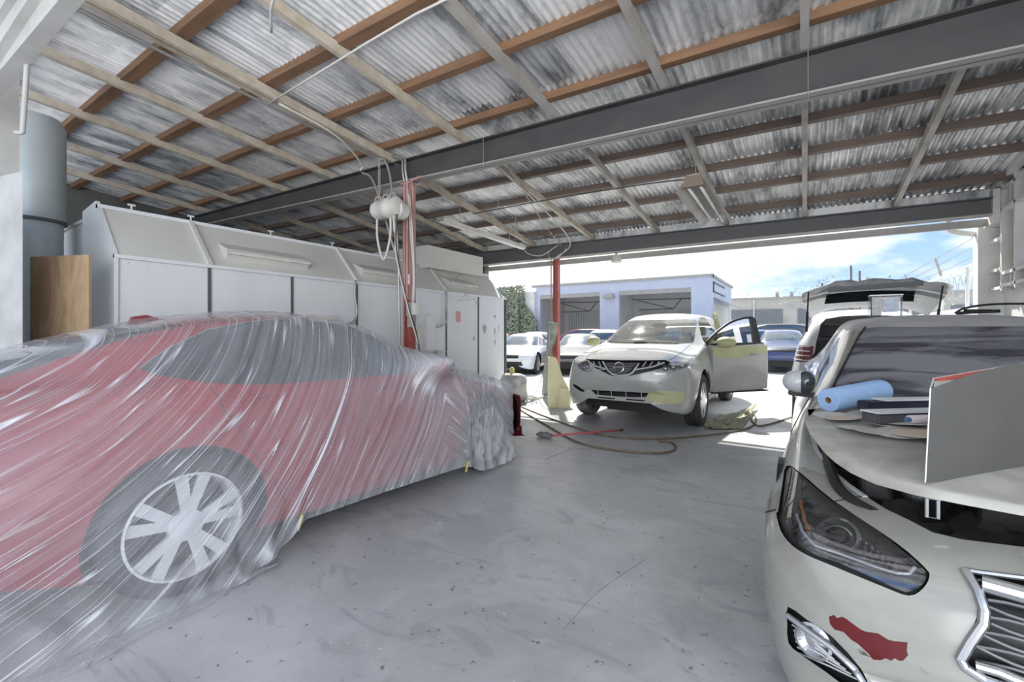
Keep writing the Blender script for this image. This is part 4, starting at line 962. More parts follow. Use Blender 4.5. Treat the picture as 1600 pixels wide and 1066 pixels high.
# fog lamp opening
fp = spl([(1231, 948), (1260, 968), (1300, 995), (1345, 1045), (1356, 1075), (1330, 1078), (1290, 1050), (1250, 1022), (1232, 1005), (1230, 975)], 2)
fs = cut(bm, fp, LENS, lambda c: c.y < CY+.8); fpatch = take(bm, fs); recess(fpatch, .05, ray(1290, 1010).normalized()); fl_ = put('fog_lamp_recess', fpatch, M['black'], car)
gm = B(); line_on(gm, bvh, [(1231, 962), (1262, 985), (1300, 1012), (1335, 1045), (1352, 1072)], LENS, .009, 0, n=8); put('chrome_blade', gm, M['dull_chrome'], fl_)
gm = B()
for k in range(6): line_on(gm, bvh, [(1232+k*2, 978+k*9), (1262+k*6, 1000+k*9), (1290+k*9, 1026+k*8)], LENS, .0025, -.015)
put('slats', gm, M['silver'], fl_)
b_ = B(); fc = LENS.hit(bvh, (1266, 1005))[0]+Vector((.01, .02, 0)); disc(b_, fc, Vector((-.4, -1, .1)), [(.050, -.01), (.050, .010), (.042, .014), (.036, .0), (.02, .008), (.002, .01)]); put('fog_lamp', b_, M['dull_chrome'], fl_)
# red patch where the white paint has come off
rp = [(1295, 964), (1303, 961), (1308, 966), (1316, 964), (1322, 967), (1338, 979), (1345, 984), (1352, 987), (1372, 990), (1388, 1000), (1397, 1002), (1418, 1004), (1417, 1018), (1419, 1024), (1411, 1033), (1405, 1033), (1398, 1029), (1392, 1033), (1384, 1029), (1376, 1032), (1364, 1031), (1357, 1022), (1340, 1006), (1330, 1000), (1318, 988), (1304, 984), (1297, 976)]
fs = cut(bm, rp, LENS, lambda c: c.y < CY+.6); rpp = take(bm, fs); put('bare_paint_patch', rpp, M['red_chip'], car, label='irregular red patch of exposed paint', smooth=True)
# windscreen, roof and glass
wsp = spl([(1281, 645), (1300, 600), (1335, 535), (1352, 513), (1420, 511), (1600, 510), (1800, 515), (2100, 560), (2100, 660), (1800, 690), (1500, 668), (1350, 655)], 2)
fs = cut(bm, wsp, UPL, lambda c: c.y > CY+1.55 and c.y < CY+2.75 and c.z > .93)
put('windscreen', take(bm, fs), M['screen_dust'], car, smooth=True)
rf = [f for f in bm.faces if f.calc_center_median().z > 1.335 and CY+2.2 < f.calc_center_median().y < CY+4 and f.normal.z > .55]
put('roof_panel', take(bm, rf), M['roof_grey'], car, smooth=True)
for sg in (-1, 1):
    fs = cut(bm, spl([(CY+1.98, .965), (CY+2.2, 1.13), (CY+2.5, 1.30), (CY+3.0, 1.37), (CY+3.5, 1.33), (CY+3.95, 1.12), (CY+3.6, .99)], 2), Side(sg), lambda c: c.z > .95)
    if fs: put('side_window', take(bm, fs), M['glass_dark'], car, smooth=True)
fs = cut(bm, [(CX-.55, 1.08), (CX-.45, 1.35), (CX+.45, 1.35), (CX+.55, 1.08)], Front(1))
if fs: put('rear_window', take(bm, fs), M['glass_dark'], car, smooth=True)
# wing (front fender) as its own panel, towards the bumper joint
for sgn in (-1, 1):
  fs = [f for f in bm.faces if (f.calc_center_median().x-CX)*sgn > 0 and CY+.62 < f.calc_center_median().y < CY+1.95 and f.calc_center_median().z > .22 and abs(f.calc_center_median().x-CX) > .3]
  put('wing_panel', take(bm, fs), M['fender'], car, smooth=True)
line_on(lines, bvh, [(1351, 775), (1325, 780), (1302, 784)], LENS, .002, 0)
line_on(lines, bvh, [(1180, 806), (1200, 800), (1212, 797)], LENS, .004, 0)
for sg in (-1, 1):
    line_on(lines, bvh, [(CY+1.98, .94), (CY+1.86, .70), (CY+1.84, .3)], Side(sg), .003, 0); line_on(lines, bvh, [(CY+3.35, .97), (CY+3.38, .6), (CY+3.2, .3)], Side(sg), .003, 0)
put('panel_gaps', lines, M['black'], car)
put('body', bm, M['pearl'], car, smooth=True)
# A pillar trims beside the screen
b_ = B()
line_on(b_, bvh, [(1285, 640), (1310, 590), (1340, 530), (1352, 512)], LENS, .006, .004); put('screen_seal', b_, M['black'], car)
for sg in (-1, 1):
    for ay in (.92, 3.7): wheel(car, (CX+sg*.79, CY+ay, .33), sg, .33, .235, .22, 5)
    x_ = CX+sg*.835
    mb = B(); ell(mb, (x_, 3.30, 1.01), (.085, .075, .072), 20, 14, lambda p: Vector((p.x, p.y*(1 if p.y < 0 else .45), p.z))); mm_ = put('wing_mirror', mb, M['silver'], car, smooth=True)
    mb = B(); bar(mb, (CX+sg*.70, 3.33, .91), (x_+sg*.05, 3.30, .925), .07, .03); put('mirror_foot', mb, M['black'], mm_)
    mb = B(); ell(mb, (x_-sg*.040, 3.275, 1.01), (.052, .055, .070), 16, 10); put('mirror_cover', mb, M['glass_dark'], mm_, smooth=True)
ub = B(); box(ub, CX-.62, CX+.62, CY+.5, CY+4.4, .18, .42); put('underbody', ub, M['black'], car)
# ------------------------------------------------------------------ white suv facing the shop, driver's door open
MX, MY, ML = -2.10, 5.74, 4.7
MK = [(0.0, .68, .50, .015, .64, .56, .64, .52, .38, .55), (.02, .82, .60, .03, .76, .70, .80, .55, .30, .70), (.07, .91, .64, .04, .85, .78, .86, .60, .27, .78), (.18, .955, .67, .05, .90, .82, .90, .66, .25, .82),
      (.45, 1.01, .69, .055, .95, .84, .93, .70, .25, .85), (.85, 1.075, .70, .05, 1.015, .85, .94, .72, .25, .86), (1.15, 1.13, .70, .045, 1.06, .85, .94, .72, .26, .86), (1.30, 1.17, .68, .05, 1.08, .85, .94, .72, .26, .86),
      (1.65, 1.36, .64, .055, 1.10, .85, .94, .72, .26, .86), (2.15, 1.58, .59, .065, 1.12, .85, .94, .72, .26, .86), (2.7, 1.66, .60, .07, 1.13, .85, .94, .72, .26, .86), (3.4, 1.655, .60, .07, 1.17, .85, .94, .72, .26, .86),
      (4.0, 1.58, .59, .07, 1.22, .83, .93, .72, .28, .84), (4.35, 1.47, .58, .07, 1.2, .81, .90, .70, .30, .80), (4.55, 1.15, .62, .05, 1.08, .78, .86, .68, .34, .76), (4.66, 1.0, .62, .05, .92, .74, .80, .62, .38, .70), (4.7, .8, .55, .04, .72, .68, .74, .58, .42, .66)]
mtr = lambda p: Vector((MX+p[0], MY+p[1], p[2]))
car = thing('suv', (MX, MY+2.35, 0), 'sanded white suv facing the shop with open driver door and yellow primer patches', 'car')
bm = body(MK, .30, .2, mtr, 6, 5, .94, 2.6); bvh = BVHTree.FromBMesh(bm)
for sg in (-1, 1):
    for ay in (.93, 3.76): arch(bm, MY+ay, .37, .43, sg, car)
def z6(pts): return [(880+a/5.33, 480+b/5.33) for a, b in pts]
front = lambda c: c.y < MY+1.2
# windscreen
ws_ = spl(z6([(362, 292), (400, 240), (485, 165), (545, 115), (700, 106), (900, 104), (1106, 106), (1108, 160), (1100, 220), (1086, 290), (1040, 302), (900, 310), (700, 306), (500, 304)]), 2)
fs = cut(bm, ws_, LENS, lambda c: MY+1.1 < c.y < MY+2.6 and c.z > 1.1); wsb = take(bm, fs)
put('windscreen', wsb, M['glass_clear'], car, smooth=True)
# grille
gp = z6([(188, 430), (300, 440), (500, 446), (850, 444), (895, 458), (850, 500), (745, 530), (640, 556), (560, 572), (480, 578), (400, 572), (352, 548), (290, 520), (225, 480)])
fs = cut(bm, gp, LENS, front); gpt = take(bm, fs); recess(gpt, .035); put('grille', gpt, M['black'], car)
g = B()
line_on(g, bvh, z6([(330, 455), (375, 530), (410, 560), (470, 572), (540, 566), (580, 545), (630, 470)]), LENS, .012, .002, n=8)
line_on(g, bvh, z6([(205, 445), (260, 490), (355, 515)]), LENS, .011, .002, n=8); line_on(g, bvh, z6([(600, 522), (740, 500), (840, 465)]), LENS, .011, .002, n=8)
line_on(g, bvh, z6([(355, 520), (250, 520), (215, 490)]), LENS, .005, 0)
for x0, x1 in ((250, 262), (295, 310), (690, 660), (745, 715), (800, 770)): line_on(g, bvh, z6([(x0, 450), (x1, 495)]), LENS, .008, -.01, n=6)
put('grille_trim', g, M['silver'], car)
g = B()
for k in range(7): line_on(g, bvh, z6([(352+k*8, 462+k*15), (610-k*14, 462+k*15)]), LENS, .0025, -.012)
put('grille_mesh', g, M['silver'], car)
g = B(); line_on(g, bvh, z6(ring(468, 505, 40, 38, 20)+[(508, 505)]), LENS, .007, .02, n=8); line_on(g, bvh, z6([(420, 505), (516, 505)]), LENS, .008, .022, n=8); put('round_emblem', g, M['chrome'], car)
# headlights
for poly in (z6([(742, 548), (780, 566), (830, 560), (900, 548), (980, 520), (1035, 492), (1055, 472), (1035, 455), (960, 452), (890, 458), (850, 490), (800, 515)]), z6([(118, 486), (150, 460), (190, 436), (215, 470), (235, 510), (250, 528), (220, 545), (185, 540), (140, 518)])):
    fs = cut(bm, poly, LENS, front)
    if fs:
        h = take(bm, fs); q = h.copy(); recess(q, .05); hp = put('headlight', q, M['silver'], car); put('lens_cover', h, M['lens'], hp, smooth=True)
        cx_ = sum(p[0] for p in poly)/len(poly); cy_ = sum(p[1] for p in poly)/len(poly)
        for dx in (-12, 0, 14):
            hh = LENS.hit(bvh, (cx_+dx*(1 if cx_ > 960 else .4), cy_-dx*.15))
            if hh[0] is not None: b_ = B(); ell(b_, hh[0]+Vector((0, .035, 0)), (.038, .02, .03), 14, 8); put('lamp_bowl', b_, M['dull_chrome'], hp, smooth=True)
# lower intake
for poly in (z6([(232, 690), (300, 694), (500, 704), (712, 716), (690, 748), (600, 752), (400, 742), (270, 728)]), z6([(280, 746), (430, 758), (428, 768), (290, 758)]), z6([(518, 762), (680, 776), (678, 786), (530, 774)]), z6([(76, 636), (110, 650), (172, 690), (180, 708), (140, 700), (96, 668)])):
    fs = cut(bm, poly, LENS, front)
    if fs: q = take(bm, fs); recess(q, .03); put('lower_intake', q, M['black'], car)
g = B()
for x in (288, 398, 520, 648): line_on(g, bvh, z6([(x, 694), (x+4, 750)]), LENS, .005, -.004)
put('intake_bar', g, M['silver'], car)
# primer patch on the bumper corner
fs = cut(bm, z6([(712, 716), (760, 700), (900, 696), (1010, 716), (1012, 770), (1000, 800), (900, 806), (800, 800), (700, 776), (690, 755)]), LENS, front)
if fs: put('primer_patch', take(bm, fs), M['masking_yellow'], car, smooth=True, label='yellow green primer patch')
# side glass both sides, doors
okw = lambda c: c.z > 1.1
for sg in (-1, 1):
    F = [(MY+1.62, 1.14), (MY+1.85, 1.30), (MY+2.2, 1.50), (MY+2.45, 1.56), (MY+2.72, 1.565), (MY+2.72, 1.15)]
    R_ = [(MY+2.8, 1.15), (MY+2.8, 1.57), (MY+3.4, 1.56), (MY+3.62, 1.52), (MY+3.62, 1.19)]; Q = [(MY+3.7, 1.2), (MY+3.7, 1.51), (MY+4.0, 1.47), (MY+4.2, 1.36), (MY+4.05, 1.25)]
    if sg > 0:
        fs = cut(bm, [(MY+1.55, .36), (MY+1.55, 1.10), (MY+1.75, 1.24), (MY+2.15, 1.50), (MY+2.45, 1.575), (MY+2.76, 1.58), (MY+2.76, .36)], Side(1)); bmesh.ops.delete(bm, geom=fs, context='FACES')
    else:
        fs = cut(bm, F, Side(sg), okw); put('side_window', take(bm, fs), M['glass_clear'], car, smooth=True)
    for P_ in (R_, Q):
        fs = cut(bm, P_, Side(sg), okw)
        if fs: put('side_window', take(bm, fs), M['glass_clear'], car, smooth=True)
fs = cut(bm, [(MX-.55, 1.2), (MX-.48, 1.45), (MX+.48, 1.45), (MX+.55, 1.2)], Front(1))
if fs: put('rear_window', take(bm, fs), M['glass_clear'], car)
g = B()
line_on(g, bvh, z6([(195, 434), (400, 442), (700, 446), (880, 442), (920, 425), (980, 380), (1050, 318), (1080, 296)]), LENS, .004, 0)
line_on(g, bvh, z6([(190, 432), (230, 380), (345, 300)]), LENS, .003, 0)
for sg in (-1, 1): line_on(g, bvh, [(MY+2.76, 1.5), (MY+2.76, .4)], Side(sg), .003, 0)
put('panel_gaps', g, M['black'], car)
g = B(); line_on(g, bvh, z6([(385, 290), (500, 300), (700, 302)]), LENS, .006, .012); line_on(g, bvh, z6([(590, 292), (800, 304), (960, 306)]), LENS, .006, .012); put('wiper_blade', g, M['black'], car)
put('body', bm, M['suv_white'], car, smooth=True)
for sg in (-1, 1):
    for ay in (.93, 3.76): wheel(car, (MX+sg*.81, MY+ay, .365), sg, .365, .245, .23, 6, 'tyre_dusty' if (sg < 0 or ay > 2) else 'tyre', 'alloy', True, .3)
ub = B(); box(ub, MX-.60, MX+.60, MY+.35, MY+4.3, .24, .40); box(ub, MX-.3, MX+.45, MY+.4, MY+.9, .20, .30); put('underbody', ub, M['black'], car)
# cabin
cb = B(); box(cb, MX-.80, MX+.80, MY+1.4, MY+4.2, .40, .46); put('cabin_floor', cb, M['beige'], car)
cb = B(); rbox(cb, MX-.76, MX+.76, MY+1.35, MY+1.78, .62, 1.07, .05); put('dashboard', cb, M['beige'], car)
for yy, zz in ((2.55, 0), (3.4, .02)):
    for xx in (-.38, .38):
        cb = B(); rbox(cb, MX+xx-.24, MX+xx+.24, MY+yy-.45, MY+yy+.1, .48, .68, .05); rbox(cb, MX+xx-.23, MX+xx+.23, MY+yy, MY+yy+.14, .62, 1.20+zz, .05); st = put('seat', cb, M['beige'], car, smooth=False)
        cb = B(); rbox(cb, MX+xx-.13, MX+xx+.13, MY+yy+.02, MY+yy+.12, 1.23+zz, 1.40+zz, .04); put('headrest', cb, M['beige'], st)
cb = B(); c_ = Vector((MX+.38, MY+1.95, .98)); tube(cb, [c_+Vector((.19*math.cos(a), .07*math.sin(a), .17*math.sin(a))) for a in [k*PI/10 for k in range(20)]], .014, 8, closed=True); put('steering_wheel', cb, M['beige'], car, smooth=True)
cb = B(); rbox(cb, MX-.12, MX+.12, MY+2.02, MY+2.05, 1.40, 1.47, .015); put('rear_view_mirror', cb, M['black'], car)
# far mirror, yellowish
mb = B(); ell(mb, (MX-1.03, MY+1.62, 1.16), (.13, .09, .085), 18, 12); put('wing_mirror', mb, M['masking_yellow'], car, smooth=True)
# open door
hx, hy = -1.20, MY+1.56; ex, ey = -.53, MY+2.42
du = Vector((ex-hx, ey-hy, 0)); DLn = du.length; du.normalize(); dn = Vector((du.y, -du.x, 0))
def dp(u, z, k=0): 
    bulge = .055*(1-((z-.75)/.6)**2) if z < 1.12 else -.02-.10*(z-1.12)
    return Vector((hx, hy, z))+du*u+dn*(bulge+k)
d_ = B(); out = [(0, .40), (DLn, .40), (DLn+.02, .8), (DLn, 1.14), (0, 1.10)]
NU, NV = 14, 12; G1 = []; G2 = []
for k, Gq in ((0, G1), (-.11, G2)):
    for j in range(NV+1):
        z = .40+(1.115-.40)*j/NV; Gq.append([d_.verts.new(dp(DLn*i/NU, z+.02*i/NU, k)) for i in range(NU+1)])
for j in range(NV):
    for i in range(NU): d_.faces.new((G1[j][i], G1[j][i+1], G1[j+1][i+1], G1[j+1][i])); d_.faces.new((G2[j][i], G2[j+1][i], G2[j+1][i+1], G2[j][i+1]))
for j in range(NV): d_.faces.new((G1[j][0], G1[j+1][0], G2[j+1][0], G2[j][0])); d_.faces.new((G1[j][NU], G2[j][NU], G2[j+1][NU], G1[j+1][NU]))
for i in range(NU): d_.faces.new((G1[0][i], G2[0][i], G2[0][i+1], G1[0][i+1])); d_.faces.new((G1[NV][i], G1[NV][i+1], G2[NV][i+1], G2[NV][i]))
bmesh.ops.recalc_face_normals(d_, faces=d_.faces); door = put('door', d_, M['suv_white'], car, label='open driver door'); autosmooth(door, 40)
d_ = B()
for j in range(4): pass
S1 = [[d_.verts.new(dp(DLn*i/10, .94+.05*j+.02*i/10-(.03*math.sin(i*.5) if j == 0 else 0), .004)) for i in range(11)] for j in range(4)]
for a, b in zip(S1, S1[1:]):
    for i in range(10): d_.faces.new((a[i], a[i+1], b[i+1], b[i]))
put('primer_band', d_, M['masking_yellow'], door, smooth=True, label='yellow green primed upper strip')
d_ = B(); tube(d_, smoothpts([dp(.02, 1.12, -.05), dp(.02, 1.18, -.05), dp(.22, 1.33, -.05), dp(.48, 1.47, -.05), dp(.75, 1.545, -.05), dp(.93, 1.555, -.05)], 5)+[dp(.985, 1.53, -.05), dp(1.06, 1.13, -.05)], .022, 8); bar(d_, dp(.97, 1.14, -.05), dp(.935, 1.545, -.05), .07, .03, up=dn)
bar(d_, dp(.0, 1.115, -.02), dp(DLn, 1.13, -.02), .03, .03); put('window_frame', d_, M['black'], door)
d_ = B(); pts = [dp(.04, 1.14, -.05)]+[dp(u, z, -.05) for u, z in ((.22, 1.32), (.48, 1.46), (.75, 1.535), (.95, 1.54), (1.02, 1.14))]
d_.faces.new([d_.verts.new(p) for p in pts]); put('door_glass', d_, M['lens'], door)
d_ = B(); ell(d_, dp(.20, 1.165, .13), (.14, .10, .085), 18, 12); put('wing_mirror', d_, M['masking_yellow'], door, smooth=True)
d_ = B(); ell(d_, dp(.80, .97, .012), (.09, .09, .014), 14, 8); put('door_handle', d_, M['suv_white'], door, smooth=True)
d_ = B(); bar(d_, dp(0, .385, -.03), dp(DLn, .385, -.03), .12, .02); put('door_sill_seal', d_, M['black'], door)
# crumpled masking paper stuck behind the door opening
d_ = B()
for k in range(5):
    pass
g = []
for i in range(9):
    g.append([d_.verts.new(Vector((MX+.74+.12*math.sin(i*1.3+j)*.35+.10*j/5, MY+2.80+.10*i/3+.02*j, 1.66-.09*j+.03*math.sin(i*2.1)))) for j in range(6)])
for a, b in zip(g, g[1:]):
    for j in range(5): d_.faces.new((a[j], a[j+1], b[j+1], b[j]))
bmesh.ops.solidify(d_, geom=d_.faces[:], thickness=.004)
put('masking_paper', d_, noisy('pale_masking_paper', (.66, .66, .46), (.56, .56, .40), 5, (.6, .7)), label='crumpled pale yellow masking paper taped on the roof side behind the open door', cat='paper')

# ------------------------------------------------------------------ white suv seen from behind with raised tailgate
LX, LY, LL = .66, 7.02, 4.5
car = thing('hatchback_suv', (LX, LY+2.2, 0), 'white suv parked tail first with its tailgate raised, behind the dusty car', 'car')
LK = suv_keys(LL, .82, 1.66); ltr = lambda p: Vector((LX-p[0], LY+LL-p[1], p[2]))
bm = body(LK, .2, .14, ltr, 5, 4, .82); bvh = BVHTree.FromBMesh(bm)
for sg in (-1, 1):
    for ay in (.82, 3.55): arch(bm, LY+ay, .35, .41, sg, car)
op = [(LX-.54, .80), (LX-.55, 1.05), (LX-.50, 1.32), (LX-.42, 1.50), (LX, 1.54), (LX+.42, 1.50), (LX+.50, 1.32), (LX+.55, 1.05), (LX+.54, .80)]
fs = cut(bm, spl(op, 2), Front(-1), lambda c: c.y < LY+.8); bmesh.ops.delete(bm, geom=fs, context='FACES')
for sg in (-1, 1):
    for P_ in ([(LY+.45, 1.22), (LY+.55, 1.45), (LY+.9, 1.53), (LY+.9, 1.18)], [(LY+1.0, 1.17), (LY+1.0, 1.54), (LY+1.9, 1.56), (LY+1.9, 1.12)], [(LY+1.98, 1.12), (LY+1.98, 1.56), (LY+2.4, 1.5), (LY+2.9, 1.12)]):
        fs = cut(bm, P_, Side(sg), lambda c: c.z > 1.05)
        if fs: put('side_window', take(bm, fs), M['lens'], car, smooth=True)
    fs = cut(bm, [(LX+sg*.56, 1.13), (LX+sg*.9, 1.15), (LX+sg*.9, .90), (LX+sg*.58, .92)], Front(-1), lambda c: c.y < LY+.5)
    if fs:
        tl = put('tail_light', take(bm, fs), flat('dark_red_lens', (.16, .05, .05), .15, 0, .6), car, smooth=True)
        g = B()
        for z in (.94, 1.0, 1.06, 1.12): line_on(g, bvh, [(LX+sg*.60, z), (LX+sg*.78, z)], Front(-1), .007, .004)
        put('lamp_bar', g, M['silver'], tl)
fs = cut(bm, [(LX-.5, 1.22), (LX-.42, 1.5), (LX+.42, 1.5), (LX+.5, 1.22)], Front(1))
if fs: put('windscreen', take(bm, fs), M['lens'], car)
g = B(); line_on(g, bvh, [(LX-.80, .62), (LX, .60), (LX+.8, .62)], Front(-1), .006, 0); put('panel_gaps', g, M['black'], car)
put('body', bm, M['silver'], car, smooth=True)
for sg in (-1, 1):
    for ay in (.82, 3.55): wheel(car, (LX+sg*.70, LY+ay, .345), sg, .345, .23, .22, 5, 'tyre_dusty')
ub = B(); box(ub, LX-.5, LX+.5, LY+.3, LY+4.1, .24, .5); put('underbody', ub, M['black'], car)
g = B(); box(g, LX-.64, LX+.64, LY+.12, LY+4.0, .62, .68); put('load_floor', g, M['grey_cloth'], car)
for xx in (-.36, .36):
    g = B(); rbox(g, LX+xx-.3, LX+xx+.3, LY+1.0, LY+1.14, .68, 1.20, .04); st = put('seat', g, M['grey_cloth'], car)
    g = B(); rbox(g, LX+xx-.14, LX+xx+.14, LY+1.02, LY+1.12, 1.24, 1.42, .04); put('headrest', g, M['grey_cloth'], st)
# tailgate: hinged at the roof edge, swung up towards the shop; seen from below
g = B(); hgY, hgZ = LY+.34, 1.64; tipY, tipZ = LY-.42, 1.93
NU, NV = 20, 10; A1 = []
for j in range(NV+1):
    v = j/NV; row = []
    for i in range(NU+1):
        u = i/NU*2-1; hw = .60+.09*math.sin(min(v*1.5, 1)*PI/2)
        row.append(g.verts.new((LX+u*hw, hgY+(tipY-hgY)*v-.02*(1-abs(u)), hgZ+(tipZ-hgZ)*v+.10*math.sin(PI*v)*(1-.25*u*u)-.13*abs(u)**3.5+.018*math.sin(5*u+2*v)*v+.05*v*noise.noise(Vector((u*3.1, v*2, 7)))+.02*v*noise.noise(Vector((u*9, v*5, 2))))))
    A1.append(row)
for a, b in zip(A1, A1[1:]):
    for i in range(NU): g.faces.new((a[i], a[i+1], b[i+1], b[i]))
bmesh.ops.solidify(g, geom=g.faces[:], thickness=.05); gate = put('tailgate', g, M['silver'], car, label='raised tailgate'); autosmooth(gate, 50)
g = B(); A1 = []
for j in range(5):
    v = .25+.62*j/4; A1.append([g.verts.new((LX+u*.46*(1-.15*v), hgY+(tipY-hgY)*v, hgZ+(tipZ-hgZ)*v+.10*math.sin(PI*v)*(1-.25*u*u)-.075)) for u in [k/8*2-1 for k in range(9)]])
for a, b in zip(A1, A1[1:]):
    for i in range(8): g.faces.new((a[i], a[i+1], b[i+1], b[i]))
bmesh.ops.solidify(g, geom=g.faces[:], thickness=.012); put('tailgate_glass', g, M['glass_dark'], gate)
g = B(); bar(g, (LX-.42, tipY+.05, tipZ-.12), (LX+.44, tipY+.05, tipZ-.09), .10, .05); put('inner_trim', g, flat('grey_trim', (.14, .145, .155), .6), gate)
for sg in (-1, 1):
    g = B(); a = Vector((LX+sg*.62, hgY-.62, hgZ+.19)); b = Vector((LX+sg*.64, LY+.16, 1.33)); tube(g, [a, a+(b-a)*.55], .009, 8); tube(g, [a+(b-a)*.5, b], .014, 8); put('gas_strut', g, M['black'], gate)
# ------------------------------------------------------------------ red car under masking film, nose to the yard
RX0, RYF, RL = -3.36, 4.20, 4.55     # axis, nose position, length
YW = math.radians(-2.0)
def rtr(p):
    x, y, z = -p[0], -p[1], p[2]      # nose towards +Y
    cy_ = y+2.2; return Vector((RX0+x*math.cos(YW)-cy_*math.sin(YW), RYF-2.2+x*math.sin(YW)+cy_*math.cos(YW), z))
car = thing('sedan', (RX0, 1.9, 0), 'red car under clear masking film in front of the white spray booth', 'car')
RK = [(0.0, .56, .36, .02, .52, .44, .50, .46, .34, .44), (.03, .66, .46, .03, .60, .56, .63, .50, .25, .56), (.12, .71, .52, .04, .66, .66, .73, .55, .20, .68),
      (.35, .80, .57, .05, .75, .71, .78, .60, .18, .73), (.75, .90, .60, .05, .85, .74, .80, .62, .18, .74), (1.15, 1.01, .60, .05, .94, .75, .81, .62, .18, .75),
      (1.35, 1.08, .57, .05, .96, .75, .81, .62, .18, .75), (1.7, 1.26, .54, .06, .97, .75, .81, .62, .18, .75), (2.1, 1.41, .50, .07, .975, .75, .81, .62, .18, .75),
      (2.55, 1.445, .50, .07, .98, .75, .81, .62, .18, .75), (3.0, 1.41, .50, .07, .99, .75, .81, .62, .18, .75), (3.5, 1.29, .50, .07, 1.0, .74, .81, .62, .18, .74),
      (3.95, 1.14, .52, .06, 1.0, .73, .80, .62, .28, .72), (4.3, 1.08, .54, .05, .98, .70, .78, .62, .30, .70), (4.48, 1.04, .52, .05, .94, .66, .74, .60, .32, .66), (4.55, .82, .46, .04, .76, .60, .66, .56, .34, .58)]
bm = body(RK, .26, .2, rtr, 6, 5, .81, 2.4); bvh = BVHTree.FromBMesh(bm)
WY, WYF = .955, 3.40
arch(bm, WY, .35, .39, 1, car); arch(bm, WYF, .35, .40, 1, car); arch(bm, WY, .35, .40, -1, car); arch(bm, WYF, .35, .40, -1, car)
okz = lambda c: c.z > .9 and c.x > RX0
gl = spl([(222, 577), (262, 546), (325, 517), (400, 503), (470, 499), (540, 502), (600, 517), (645, 545), (672, 568), (640, 582), (560, 590), (440, 600), (350, 600), (280, 592)], 2)
fs = cut(bm, gl, LENS, okz); glb = take(bm, fs)
# pillars split the glass into rear quarter, rear door and front door panes
rest = glb
fs = cut(rest, [(536, 480), (548, 480), (590, 620), (574, 620)], LENS); pil = take(rest, fs); put('door_pillar', pil, M['black'], car, smooth=True)
fs = cut(rest, [(100, 400), (542, 400), (582, 660), (100, 660)], LENS); pane = take(rest, fs); put('side_window', pane, M['glass_dark'], car, smooth=True)
put('side_window', rest, M['glass_blue'], car, smooth=True)
fs = cut(bm, [(RX0-.50, .99), (RX0-.44, 1.36), (RX0+.44, 1.36), (RX0+.50, .99)], Front(1), lambda c: c.z > .98 and c.y > 1.9)
if fs: put('windscreen', take(bm, fs), M['glass_dark'], car, smooth=True)
fs = cut(bm, [(RX0-.44, 1.10), (RX0-.38, 1.36), (RX0+.38, 1.36), (RX0+.44, 1.10)], Front(-1), lambda c: c.z > 1.05 and c.y < 1.5)
if fs: put('rear_window', take(bm, fs), M['glass_dark'], car, smooth=True)
g = B()
line_on(g, bvh, [(328, 604), (350, 640), (373, 668), (392, 700), (427, 752), (446, 785)], LENS, .003, 0); line_on(g, bvh, [(569, 592), (573, 640), (574, 672), (566, 716)], LENS, .003, 0); line_on(g, bvh, [(668, 575), (664, 640), (640, 700)], LENS, .003, 0)
put('panel_gaps', g, M['black'], car)
g = B(); line_on(g, bvh, [(215, 578), (262, 545), (325, 516), (400, 502), (470, 498), (540, 501), (600, 516), (648, 545)], LENS, .006, .002); put('window_trim', g, M['dull_chrome'], car)
for px, py in ((396, 622), (600, 607)):
    h = LENS.hit(bvh, (px, py))[0]; g = B(); ell(g, h+Vector((.004, 0, 0)), (.012, .10, .014), 14, 8); put('door_handle', g, M['red_car'], car, smooth=True)
g = B(); ell(g, (RX0+.87, 2.70, 1.03), (.08, .06, .055), 18, 12); put('wing_mirror', g, M['red_car'], car, smooth=True)
# bumper half taken off its mounts: dark slot and red end piece
put('body', bm, M['red_car'], car, smooth=True)
g = B()
for s_, cc in ((0, 'black'),):
    pass
def nose(u, z, off):   # u along the corner of the nose
    h = bvh.ray_cast(Vector((RX0+.1+3*math.cos(u), RYF-.6+3*math.sin(u), z)), Vector((-math.cos(u), -math.sin(u), 0)))
    p = h[0] if h[0] is not None else Vector((RX0+.6, RYF, z)); return p+Vector((math.cos(u), math.sin(u), 0))*off
for nm, u0, u1, off, mm in (('bumper_slot', .50, .70, .06, 'black'), ('bumper_end', .66, 1.30, .13, 'red_car')):
    g = B(); A1 = []
    for j in range(11):
        z = .14+.48*j/10; A1.append([g.verts.new(nose(u0+(u1-u0)*i/8+.05*math.sin(PI*j/10), z, off)) for i in range(9)])
    for a, b in zip(A1, A1[1:]):
        for i in range(8): g.faces.new((a[i], a[i+1], b[i+1], b[i]))
    bmesh.ops.solidify(g, geom=g.faces[:], thickness=.02); autosmooth(put(nm, g, M[mm], car), 50)
for sg, y in ((1, WY), (1, WYF), (-1, WY), (-1, WYF)): wheel(car, (RX0+sg*.70+(.08 if y > 3 else -.04)*.6, y, .345), sg, .345, .262 if y < 2 else .25, .21, 5, 'tyre', 'alloy_pale', True, .2)
g = B(); box(g, RX0-.45, RX0+.45, .3, 3.8, .18, .5); put('underbody', g, M['black'], car)
g = B(); V0 = [(0, 0), (.03, .075), (.10, .088), (.20, .06), (.30, .0)]
quadbox(g, [(-3.78, 1.05+a*1.0, 1.35+b) for a, b in V0], (-.9, .1, 0), .10); put('roof_fin', g, flat('dull_red', (.22, .05, .055), .5), car, label='red raised fin at the rear of the roof')

